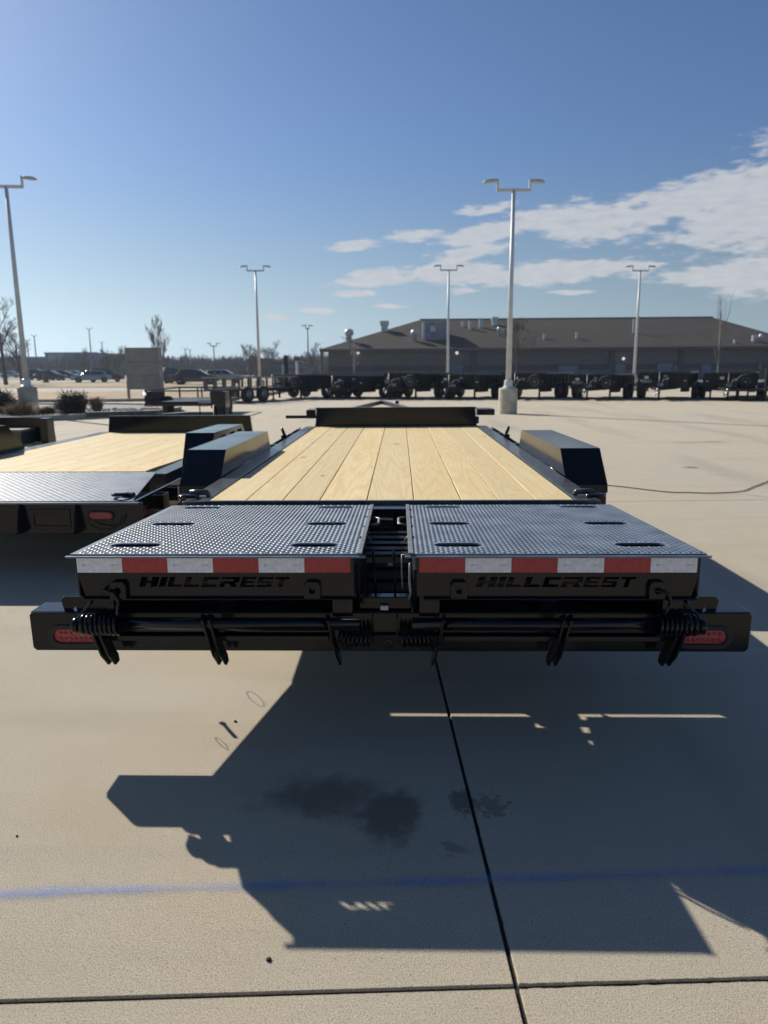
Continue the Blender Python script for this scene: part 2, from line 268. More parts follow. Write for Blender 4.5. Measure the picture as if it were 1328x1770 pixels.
# ------------------------------------------------------------------ mesh helpers
WL = {}    # world location of each parent
def tag(o, label=None, cat=None, group=None, kind=None):
    if label: o['label'] = label
    if cat: o['category'] = cat
    if group: o['group'] = group
    if kind: o['kind'] = kind
    return o
def empty(name, loc=(0, 0, 0), rz=0.0, label=None, cat=None, group=None, kind=None):
    o = bpy.data.objects.new(name, None); COL.objects.link(o); o.location = loc; o.rotation_euler = (0, 0, rz)
    o.empty_display_size = .2; WL[o] = Vector(loc); return tag(o, label, cat, group, kind)
class MB:
    def __init__(s): s.v = []; s.f = []; s.uv = None
    def add(s, vs, fs):
        n = len(s.v); s.v += [Vector(v) for v in vs]; s.f += [[i+n for i in f] for f in fs]; return s
    def box(s, x0, x1, y0, y1, z0, z1):
        return s.add([(x0,y0,z0),(x1,y0,z0),(x1,y1,z0),(x0,y1,z0),(x0,y0,z1),(x1,y0,z1),(x1,y1,z1),(x0,y1,z1)],
                     [(0,3,2,1),(4,5,6,7),(0,1,5,4),(1,2,6,5),(2,3,7,6),(3,0,4,7)])
    def cb(s, c, d): return s.box(c[0]-d[0]/2, c[0]+d[0]/2, c[1]-d[1]/2, c[1]+d[1]/2, c[2]-d[2]/2, c[2]+d[2]/2)
    def prism(s, loops, axis, a, b):
        """2-D outline (first loop) with holes (others) extruded along axis; 2-D coords: x->(Y,Z), y->(X,Z), z->(X,Y)"""
        if not isinstance(loops[0][0], (tuple, list)): loops = [loops]
        def P(u, v, w): return {'x': (w, u, v), 'y': (u, w, v), 'z': (u, v, w)}[axis]
        flat = [p for l in loops for p in l]; n = len(flat)
        tri = tessellate_polygon([[Vector((p[0], p[1], 0)) for p in l] for l in loops])
        vs = [P(p[0], p[1], a) for p in flat]+[P(p[0], p[1], b) for p in flat]
        fs = [tuple(q) for q in tri]+[tuple(x+n for x in reversed(q)) for q in tri]; k = 0
        for l in loops:
            m = len(l)
            for i in range(m): fs.append((k+i, k+(i+1) % m, k+(i+1) % m+n, k+i+n))
            k += m
        return s.add(vs, fs)
    def tube(s, pts, r, n=8, closed=False, caps=True):
        pts = [Vector(p) for p in pts]; m = len(pts); rs = r if isinstance(r, (list, tuple)) else [r]*m
        base = len(s.v); prev = None
        for i, p in enumerate(pts):
            a = pts[(i-1) % m] if (closed or i > 0) else p; c = pts[(i+1) % m] if (closed or i < m-1) else p
            d = (c-a).normalized()
            if prev is None: q = d.orthogonal().normalized()
            else: q = (prev-d*prev.dot(d)).normalized()
            prev = q; w = d.cross(q)
            for k in range(n):
                an = 2*math.pi*k/n; s.v.append(p+q*math.cos(an)*rs[i]+w*math.sin(an)*rs[i])
        for i in range(m if closed else m-1):
            for k in range(n):
                s.f.append([base+i*n+k, base+i*n+(k+1) % n, base+((i+1) % m)*n+(k+1) % n, base+((i+1) % m)*n+k])
        if caps and not closed: s.f.append([base+k for k in reversed(range(n))]); s.f.append([base+(m-1)*n+k for k in range(n)])
        return s
    def bar(s, p0, p1, w, h):
        p0 = Vector(p0); p1 = Vector(p1); d = (p1-p0).normalized(); u = Vector((0, 0, 1))
        if abs(d.z) > .95: u = Vector((0, 1, 0))
        sd = d.cross(u).normalized()*w/2; u = sd.normalized().cross(d)*h/2
        return s.add([p0-sd-u, p0+sd-u, p0+sd+u, p0-sd+u, p1-sd-u, p1+sd-u, p1+sd+u, p1-sd+u], [(0,1,2,3),(7,6,5,4),(0,4,5,1),(1,5,6,2),(2,6,7,3),(3,7,4,0)])
    def lathe(s, prof, c, axis='z', n=20):
        base = len(s.v); c = Vector(c)
        for (r, h) in prof:
            for k in range(n):
                a = 2*math.pi*k/n; x, y = r*math.cos(a), r*math.sin(a)
                s.v.append(c+Vector({'z': (x, y, h), 'x': (h, x, y), 'y': (x, h, y)}[axis]))
        for i in range(len(prof)-1):
            for k in range(n): s.f.append([base+i*n+k, base+i*n+(k+1) % n, base+(i+1)*n+(k+1) % n, base+(i+1)*n+k])
        s.f.append([base+k for k in reversed(range(n))]); s.f.append([base+(len(prof)-1)*n+k for k in range(n)])
        return s
    def build(s, name, m, parent=None, smooth=False, bevel=0.0, label=None, kind=None, seg=2, fixn=True):
        me = bpy.data.meshes.new(name)
        lo = Vector([min(v[i] for v in s.v) for i in range(3)]); hi = Vector([max(v[i] for v in s.v) for i in range(3)]); c = (lo+hi)/2
        me.from_pydata([v-c for v in s.v], [], s.f)
        if fixn and len(s.f) < 60000:
            bm = bmesh.new(); bm.from_mesh(me); bmesh.ops.recalc_face_normals(bm, faces=bm.faces); bm.to_mesh(me); bm.free()
        if smooth: me.polygons.foreach_set('use_smooth', [True]*len(me.polygons))
        me.materials.append(m if not isinstance(m, str) else MT[m])
        o = bpy.data.objects.new(name, me); COL.objects.link(o)
        pw = WL.get(parent, Vector((0, 0, 0))); o.location = c-pw; WL[o] = c
        if parent: o.parent = parent
        if bevel > 0:
            b = o.modifiers.new('bevel', 'BEVEL'); b.width = bevel; b.segments = seg; b.limit_method = 'ANGLE'; b.angle_limit = rad(40); b.harden_normals = False
        return tag(o, label, None, None, kind)
def copy_tree(o, parent=None):
    c = o.copy(); COL.objects.link(c)
    if parent: c.parent = parent
    for ch in list(o.children): copy_tree(ch, c)
    return c
def stadium(cx, cy, w, h, n=5):
    r = h/2; o = []
    for k in range(n+1): a = -math.pi/2+math.pi*k/n; o.append((cx+w/2-r+r*math.cos(a), cy+r*math.sin(a)))
    for k in range(n+1): a = math.pi/2+math.pi*k/n; o.append((cx-w/2+r+r*math.cos(a), cy+r*math.sin(a)))
    return o
def circ(cx, cy, r, n=14): return [(cx+r*math.cos(2*math.pi*k/n), cy+r*math.sin(2*math.pi*k/n)) for k in range(n)]

# ------------------------------------------------------------------ ground
g = MB(); g.add([(-1500, -60, -.07), (1500, -60, -.07), (1500, 2600, -.07), (-1500, 2600, -.07)], [(0, 1, 2, 3)])
g.build('ground', 'asphalt', kind='structure')
g = MB(); g.add([(-30, -20, -.0075), (46, -20, -.0075), (46, 50, -.0075), (-30, 50, -.0075)], [(0, 1, 2, 3)]); g.build('joint_bed', 'joint', kind='structure')
lot = empty('parking_lot', (0, 0, 0), kind='structure')
GA = rad(2.9); SP = 5.72; ux = Vector((math.cos(GA), math.sin(GA), 0)); uy = Vector((-math.sin(GA), math.cos(GA), 0)); J0 = Vector((.305, 1.338, 0))
def slab_allowed(c):
    return True
for i in range(-6, 8):
    for j in range(-3, 8):
        gap = .0055; x0, x1, y0, y1 = i*SP+gap, (i+1)*SP-gap, j*SP+gap, (j+1)*SP-gap
        c = J0+ux*(i+.5)*SP+uy*(j+.5)*SP
        if c.x < -27 or c.x > 44: continue
        near = -2 < c.x < 4 and -3 < c.y < 9; n = 420 if near else 4
        per = []
        for (a, b_) in (((x0, y0), (x1, y0)), ((x1, y0), (x1, y1)), ((x1, y1), (x0, y1)), ((x0, y1), (x0, y0))):
            for k in range(n): f_ = k/n; per.append((a[0]+(b_[0]-a[0])*f_, a[1]+(b_[1]-a[1])*f_))
        cx_, cy_ = (x0+x1)/2, (y0+y1)/2; vs = []; N_ = len(per)
        for lvl, (ins, z) in enumerate(((0.0015, 0.0), (0, -.003), (0, -.02))):
            for (x, y) in per:
                jt = 0
                if near and lvl < 2:
                    jt = .0022*(mnoise.noise(Vector((x*38, y*38, lvl*.6)))+.5*mnoise.noise(Vector((x*140, y*140, lvl)))) + (.006*max(0, mnoise.noise(Vector((x*9, y*9, 3)))-.35) if lvl == 0 else 0)
                k_ = ins+max(jt, -.0015)
                xx = min(max(x, x0+k_), x1-k_); yy = min(max(y, y0+k_), y1-k_)
                vs.append(J0+ux*xx+uy*yy+Vector((0, 0, z)))
        fs = [tuple(range(N_))]
        for l in range(2):
            for k in range(N_): fs.append((l*N_+k, (l+1)*N_+k, (l+1)*N_+(k+1) % N_, l*N_+(k+1) % N_))
        q = MB(); q.add(vs, fs); q.build('concrete_slab', 'concrete', lot, fixn=False)
# beyond the lot: grass verges, road, pavement (left and far)
def sheet(name, pts, z, m, kind='structure', label=None, th=.0):
    q = MB(); q.add([(p[0], p[1], z) for p in pts], [tuple(range(len(pts)))]); return q.build(name, m, None, False, 0, label, kind, fixn=False)
sheet('lawn', [(-70, 46), (-23, 31), (-12, 31.5), (-7, 34), (-7, 46)], .06, 'lawn')
sheet('lawn', [(-160, 61), (-11, 59), (-9, 82), (-160, 92)], .03, 'lawn')
sheet('road', [(-200, 47), (-7, 46.5), (-7, 58), (-200, 60)], .012, 'roadpale')
sheet('road', [(-260, 96), (-5, 86), (-5, 100), (-260, 122)], .012, 'roadpale')
sheet('lawn', [(-300, 125), (-6, 102), (-6, 116), (-300, 140)], .02, 'lawn')
q = MB()
for a, b_ in (((-23, 31), (-12, 31.5)), ((-12, 31.5), (-7, 34)), ((-7, 34), (-7, 46))): q.bar((a[0], a[1], .03), (b_[0], b_[1], .03), .18, .2)
q.build('lawn_kerb', 'kerb', kind='structure')

# blue line and short blue mark
def paint_strip(name, pts, w, label):
    vs = []; fs = []; uvs = []
    for i, p in enumerate(pts):
        vs += [(p[0], p[1]-w/2, .0035), (p[0], p[1]+w/2, .0035)]
        if i: k = 2*i; fs.append((k-2, k, k+1, k-1))
    q = MB(); q.add(vs, fs); o = q.build(name, 'bluepaint', kind='structure', fixn=False); o['label'] = label
    me = o.data; ul = me.uv_layers.new(name='UVMap')
    for lp in me.loops: ul.data[lp.index].uv = (lp.vertex_index//2, lp.vertex_index % 2)
    return o
paint_strip('blue_line', [(-4.5, 1.44), (-3, 1.50), (-1, 1.598), (-.475, 1.631), (.26, 1.668), (1.04, 1.717), (2.5, 1.80), (5, 1.95)], .075, 'faded blue sprayed line across the concrete in front')
paint_strip('blue_line', [(3.62, 7.60), (3.75, 7.50), (3.9, 7.36), (4.2, 7.2), (4.6, 7.1)], .12, 'short blue sprayed mark at the right edge behind the trailer')

# ------------------------------------------------------------------ tread pattern
def lugs(x0, x1, y0, y1, zf, step=.0205, holes=(), L_=.0115, w=.0036, h=.0018, xclip=None):
    q = MB(); nx = int((x1-x0)/step); ny = int((y1-y0)/step)
    for i in range(nx):
        for j in range(ny):
            x = x0+(i+.5)*(x1-x0)/nx; y = y0+(j+.5)*(y1-y0)/ny
            if any(abs(x-hx) < hw/2+.008 and abs(y-hy) < hh/2+.008 for hx, hy, hw, hh in holes): continue
            if xclip and not xclip(x, y): continue
            a = rad(38 if (i+j) % 2 else -38); c, s_ = math.cos(a), math.sin(a)
            def P(u, v, e): X = x+u*c-v*s_; Y = y+u*s_+v*c; return (X, Y, zf(Y)+e)
            q.add([P(-L_, 0, 0), P(-L_*.5, -w, 0), P(L_*.5, -w, 0), P(L_, 0, 0), P(L_*.5, w, 0), P(-L_*.5, w, 0), P(-L_*.45, 0, h), P(L_*.45, 0, h)],
                  [(0,1,6), (1,2,7,6), (2,3,7), (3,4,7), (4,5,6,7), (5,0,6)])
    return q
def dring(parent, c, ax1, ax2, r=.032, wr=.0075, name='d_ring'):
    c = Vector(c); ax1 = Vector(ax1).normalized(); ax2 = Vector(ax2).normalized(); pts = []
    for k in range(15): a = -.15+ (math.pi+.3)*k/14; pts.append(c+ax1*math.cos(a)*r+ax2*math.sin(a)*r)
    pts.append(c-ax1*r*.9-ax2*r*.5); pts.append(c+ax1*r*.9-ax2*r*.5)
    return MB().tube(pts, wr, 8, closed=True).build(name, 'black', parent, True)

# letters cut through the ramp faces
def glyph(ch):
    G = {'H': [[(0,0),(.36,0),(.36,.36),(.62,.36),(.62,0),(1,0),(1,1),(.62,1),(.62,.62),(.36,.62),(.36,1),(0,1)]],
         'I': [[(0,0),(1,0),(1,1),(0,1)]],
         'L': [[(0,0),(1,0),(1,.26),(.40,.26),(.40,1),(0,1)]],
         'C': [[(0,0),(1,0),(1,.28),(.36,.28),(.36,.72),(1,.72),(1,1),(0,1)]],
         'R': [[(0,0),(.28,0),(.28,.34),(.48,.34),(.66,0),(1,0),(.78,.40),(1,.5),(1,1),(0,1),(0,.78),(.70,.78),(.70,.58),(0,.58)]],
         'E': [[(0,0),(1,0),(1,.2),(.34,.2),(.34,.4),(.9,.4),(.9,.6),(.34,.6),(.34,.8),(1,.8),(1,1),(0,1)]],
         'S': [[(0,0),(1,0),(1,.6),(.32,.6),(.32,.76),(1,.76),(1,1),(0,1),(0,.4),(.66,.4),(.66,.24),(0,.24)]],
         'T': [[(.33,0),(.68,0),(.68,.76),(1,.76),(1,1),(0,1),(0,.76),(.33,.76)]]}
    return G[ch]
def word(x0, x1, z0, z1):
    seg = [('H', 90, 232), ('I', 246, 298), ('L', 312, 424), ('L', 442, 560), ('C', 580, 700), ('R', 718, 866), ('E', 882, 996), ('S', 1012, 1126), ('T', 1142, 1250)]
    k = (x1-x0)/(1262-90); h = z1-z0; out = []
    for ch, a, b_ in seg:
        for poly in glyph(ch):
            out.append([(x0+(a-90)*k+u*(b_-a)*k+v*h*.32-.004, z0+v*h) for u, v in poly])
    return out

# ------------------------------------------------------------------ main trailer
T = empty('equipment_trailer', (0, 5.6, 0), label='black equipment trailer in the foreground with pale wooden deck and two fold-over tread plate ramps', cat='trailer')
DZ = .688
widths = [.184, .184, .184, .235, .235, .235, .184, .184, .184]; tot = sum(widths)+.0045*8; x = -tot/2
wood_meshes = {}
for k, w in enumerate(widths):
    key = w
    if key not in wood_meshes:
        q = MB(); ys = [3.535+(8.27-3.535)*i/10 for i in range(11)]
        q.box(0, w, 3.535, 8.27, DZ-.038, DZ); o = q.build('deck_board', 'wood', T, False, .003); o.location.x = x+w/2; wood_meshes[key] = o
    else:
        s_ = wood_meshes[key]; o = s_.copy(); COL.objects.link(o); o.parent = T; o.location.x = x+w/2
    o.location.z += random.uniform(-.0012, .0012); o.rotation_euler.z = random.uniform(-.0002, .0002)
    x += w+.0045
q = MB(); q.box(-1.03, 1.03, 3.505, 3.53, DZ-.055, DZ+.003); q.build('deck_end_angle', 'rail', T, False, .002)
q = MB(); q.box(-1.03, 1.03, 3.366, 3.503, .55, DZ-.012); q.build('rear_crossmember', 'black', T, False, .004)
for s_ in (-1, 1):
    q = MB(); a, b_ = sorted((s_*.936, s_*1.05)); q.box(a, b_, 3.50, 8.30, DZ-.15, DZ+.001); q.build('side_rail', 'rail', T, False, .004)
    # stake pockets and rub bar outside the rail
    q = MB(); a, b_ = sorted((s_*1.10, s_*1.112))
    q.box(a, b_, 6.15, 8.25, DZ-.075, DZ-.005)
    for yy in (6.3, 6.8, 7.35, 7.9): a, b_ = sorted((s_*1.052, s_*1.11)); q.box(a, b_, yy, yy+.05, DZ-.1, DZ-.003)
    q.build('rub_rail', 'black', T, False, .003)
    # dovetail side beam
    q = MB(); a, b_ = sorted((s_*.985, s_*1.03))
    q.prism([(2.50, .37), (3.50, .53), (3.50, .66), (2.50, .62)], 'x', a, b_); q.build('dovetail_beam', 'black', T, False, .003)
    q = MB(); a, b_ = sorted((s_*.50, s_*.58)); q.box(a, b_, 3.5, 9.0, .40, .58); q.build('main_beam', 'black', T, False, .004)
    # fender box
    y0 = 4.46; prof = [(4.24, .50), (4.25, .648), (y0, .846), (5.90, .838), (6.05, .63), (6.05, .50)]
    q = MB(); th = .006; xi, xo = s_*1.054, s_*1.295
    def strip(pp, xa, xb, t_=.005):
        for k in range(len(pp)-1):
            (ya, za), (yb, zb) = pp[k], pp[k+1]; d = Vector((yb-ya, zb-za)).normalized(); n_ = Vector((d.y, -d.x))*t_
            q.add([(xa,ya,za),(xb,ya,za),(xb,yb,zb),(xa,yb,zb),(xa,ya+n_.x,za+n_.y),(xb,ya+n_.x,za+n_.y),(xb,yb+n_.x,zb+n_.y),(xa,yb+n_.x,zb+n_.y)],
                  [(0,1,2,3),(7,6,5,4),(0,4,5,1),(1,5,6,2),(2,6,7,3),(3,7,4,0)])
    a, b_ = min(xi, xo)+.003, max(xi, xo)-.003; strip(prof, a, b_)
    fe = q.build('fender', 'black', T, False, .002)
    pin = [(4.33, .66), (4.345, .688), (y0, .846), (5.90, .838), (6.02, .688), (6.02, .66)]
    q = MB(); a, b_ = sorted((xi-s_*.003, xi+s_*.003)); q.prism([(4.25, .60)]+[(4.25, .648), (y0, .8465), (5.90, .8385), (6.05, .63), (6.05, .60)], 'x', a, b_); q.build('fender_inner_side', 'black', fe, False, .0015)
    q = MB(); a, b_ = sorted((xo-s_*.003, xo+s_*.003)); q.prism([(4.24, .60), (4.25, .648), (y0, .8465), (5.90, .8385), (6.05, .63), (6.05, .60), (5.85, .75), (4.5, .75)], 'x', a, b_); q.build('fender_outer_skirt', 'black', fe, False, .0015)
    q = MB(); q.tube([(xi-s_*.004, 4.27, .688), (xi-s_*.006, 5.0, .689), (xi-s_*.004, 6.04, .689)], .006, 6); q.build('weld_bead', 'black', fe, True)
    # wheels beneath
    for wy in (4.78, 5.55):
        wc = (s_*1.175, wy, .345); w_ = MB().lathe([(.19, -.1), (.30, -.105), (.338, -.085), (.345, -.04), (.345, .04), (.338, .085), (.30, .105), (.19, .1)], wc, 'x', 28).build('wheel', 'tyre', T, True)
        MB().lathe([(.05, .06), (.06, .075), (.10, .07), (.17, .09), (.195, .104), (.195, -.02)], wc, 'x', 20).build('rim', 'rim', w_, True)
    for wy in (4.78, 5.55):
        if s_ == 1: MB().tube([(-1.08, wy, .345), (1.08, wy, .345)], .04, 10).build('axle', 'blackfar', T, True)
    # standing tie-down ring on the rail, and the flat ring at the rear corner
    d = dring(T, (s_*1.09, 6.95, DZ+.045), (.22*s_, .9, 0), (.35*s_, -.1, 1), .046, .013)
    MB().box(s_*1.085-.03, s_*1.085+.03, 6.93, 6.97, DZ-.01, DZ+.022).build('ring_bracket', 'black', d, False, .006)
    d = dring(T, (s_*1.045, 3.60, DZ+.012), (1, 0, 0), (0, -1, .1), .046, .0095)
    MB().tube([(s_*.985-.03*s_, 3.66, DZ+.004), (s_*.985-.02*s_, 3.655, DZ+.022), (s_*.985+.03*s_, 3.65, DZ+.024), (s_*1.05, 3.645, DZ+.02)], .016, 8).build('ring_strap', 'rail', d, True)
# cross members under the deck
for k in range(10):
    yy = 3.8+k*.48; MB().box(-.93, .93, yy, yy+.05, .56, DZ-.04).build('crossmember', 'blackfar', T)
# headboard and what shows round it
hb = MB(); hb.prism([[(-.94, DZ-.02), (.94, DZ-.02), (.915, .905), (-.915, .905)], circ(.03, .83, .008, 8)], 'y', 8.30, 8.34); hb = hb.build('headboard', 'black', T, False, .004)
MB().box(-.93, .93, 8.27, 8.302, .893, .905).build('top_flange', 'black', hb, False, .002)
MB().box(-.93, -.90, 8.22, 8.30, DZ-.01, DZ+.03).build('corner_gusset', 'black', hb, False, .002)
MB().box(.90, .93, 8.22, 8.30, DZ-.01, DZ+.03).build('corner_gusset', 'black', hb, False, .002)
MB().box(-1.06, -.95, 8.45, 8.80, .77, .87).build('battery_box', 'black', T, False, .006)
MB().bar((-1.35, 8.75, .77), (-.6, 8.75, .77), .04, .035).build('tray_arm', 'blackfar', T, False, .003)
MB().box(.95, 1.16, 8.42, 8.75, .80, .87).build('document_box', 'black', T, False, .006)
MB().box(.5, .98, 8.45, 8.6, .70, .78).build('front_step', 'blackfar', T, False, .004)
q = MB(); q.bar((-.2, 9.85, .895), (-.62, 8.5, .845), .05, .05); q.bar((-.2, 9.85, .895), (.26, 8.5, .845), .05, .05); q.bar((-.45, 9.0, .855), (.06, 9.0, .855), .03, .03); q.build('tongue_frame', 'rail', T, False, .004)
q = MB(); q.bar((-.5, 8.3, .5), (-.05, 10.2, .5), .07, .15); q.bar((.5, 8.3, .5), (.05, 10.2, .5), .07, .15); q.build('tongue', 'blackfar', T)
q = MB(); q.tube([(0, 10.0, .02), (0, 10.0, .9)], .035, 10); q.build('jack', 'blackfar', T, True)
# rear bumper
bp = MB(); bz0, bz1, by = .336, .482, 2.424
prof = [(-1.295, bz0+.012), (-1.283, bz0), (1.283, bz0), (1.295, bz0+.012), (1.297, bz1-.01), (1.288, bz1), (-1.288, bz1), (-1.297, bz1-.01)]
ov = [stadium(-1.135, .392, .19, .078, 8), stadium(1.135, .392, .19, .078, 8)]
bp.prism([prof]+ov, 'y', by, by+.008); bp = bp.build('bumper', 'black', T, False, .003)
q = MB(); q.box(-1.295, 1.295, by+.0085, by+.115, bz1-.009, bz1+.001); q.build('bumper_top', 'black', bp, False, .002)
q = MB(); q.box(-1.29, 1.29, by+.0085, by+.115, bz0+.001, bz0+.009); q.build('bumper_bottom', 'black', bp)
for s_ in (-1, 1):
    a, b_ = sorted((s_*1.287, s_*1.295)); MB().box(a, b_, by+.0085, by+.115, bz0+.0095, bz1-.0095).build('bumper_end', 'black', bp)
for s_ in (-1, 1):
    tl = MB(); tl.prism([stadium(s_*1.135, .392, .200, .088, 8), stadium(s_*1.135, .392, .158, .052, 8)], 'y', by-.006, by+.012); tl = tl.build('tail_lamp', 'rubber', T, False, .003)
    q = MB(); st = stadium(s_*1.135, .392, .160, .054, 8); q.prism(st, 'y', by+.002, by+.014)
    q.build('lens', 'lens', tl, False, .004)
    # leds as tiny bumps
    q = MB()
    for iu in range(7):
        for iv in range(2): q.lathe([(.0065, 0), (.0045, -.0025), (.001, -.0035)], (s_*1.135-.054+iu*.018, by+.002, .381+iv*.022), 'y', 8)
    q.build('reflector_dimples', 'lens', tl, True, kind='stuff')
# centre mounting plate with three bolts
mp_ = MB(); mp_.box(-.174, .191, 2.405, 2.422, .346, .405); mp_ = mp_.build('mounting_plate', 'blackfar', T, False, .002)
for bx in (-.145, .008, .162):
    MB().lathe([(.017, .0), (.017, -.006), (.011, -.0065), (.011, -.012)], (bx, 2.405, .372), 'y', 12).build('bolt', 'black', mp_)
# rear panel behind the ramps
q = MB(); q.prism([[(-1.0, .40), (-.10, .40), (-.10, .60), (-1.0, .60)], circ(-.877, .437, .011), circ(-.423, .437, .011)], 'y', 2.60, 2.61); q.build('rear_panel', 'black', T)
q = MB(); q.prism([[(.10, .40), (1.0, .40), (1.0, .60), (.10, .60)], circ(.877, .437, .011), circ(.423, .437, .011)], 'y', 2.60, 2.61); q.build('rear_panel', 'black', T)
# dovetail floor plates and centre channel
for x0, x1 in ((-.98, -.105), (.105, .98)):
    q = MB(); q.prism([(2.63, .52), (3.24, .58), (3.24, .59), (2.63, .53)], 'x', x0, x1); q.build('dovetail_floor', 'blackfar', T)
for xa, xb in ((-1.03, -.725), (-.15, .015), (.61, 1.03)): MB().box(xa, xb, 3.28, 3.365, .60, .64).build('sun_stripe_blocker', 'blackfar', T)  # added blocks under the ramp gap, cutting the sun stripes to length
for yy in (3.2, 3.1, 3.0, 2.9, 2.82): MB().box(-.098, .098, yy-.022, yy+.024, .588, .60).build('channel_strap', 'blackfar', T)
ch = MB(); ch.prism([(2.55, .42), (3.05, .49), (3.05, .495), (2.55, .425)], 'x', -.098, .098); ch = ch.build('centre_channel', 'blackfar', T)
for k in range(4):
    yy = 2.62+k*.12; zz = .425+(yy-2.55)*.14; MB().box(-.09, .09, yy, yy+.012, zz, zz+.01).build('channel_rib', 'blackfar', ch, False, .003)
for s_ in (-1, 1):
    a, b_ = sorted((s_*.098, s_*.104)); MB().prism([(2.5, .40), (3.0, .46), (3.0, .64), (2.5, .62)], 'x', a, b_).build('channel_side', 'blackfar', ch)
for xa, xb in ((-.049, -.037), (.025, .033)):
    MB().tube([(xa, 2.50, .692), (xb, 2.50, .476)], .0045, 8).build('latch_rod', 'black', T, True)
MB().box(-.105, .095, 2.50, 2.53, .455, .470).build('rod_bracket', 'black', T, False, .003)
MB().box(-.098, .090, 2.452, 2.50, .484, .532).build('centre_block', 'black', T, False, .004)
MB().box(-.024, .008, 2.434, 2.4515, .486, .506).build('plate_lamp', 'steel', T, False, .003)
MB().box(-.032, .016, 2.44, 2.47, .435, .455).build('plate_lamp_guard', 'black', T, False, .003)
for xx in (-.052, .036): MB().box(xx, xx+.006, 2.40, 2.50, .38, .475).build('centre_lug', 'black', T, False, .002)
def helix(x0, x1, yc, zc, R, wr, turns):
    n = int(turns*14); pts = []
    for k in range(n+1): a = 2*math.pi*turns*k/n; pts.append((x0+(x1-x0)*k/n, yc+R*math.cos(a), zc+R*math.sin(a)))
    return MB().tube(pts, wr, 7)
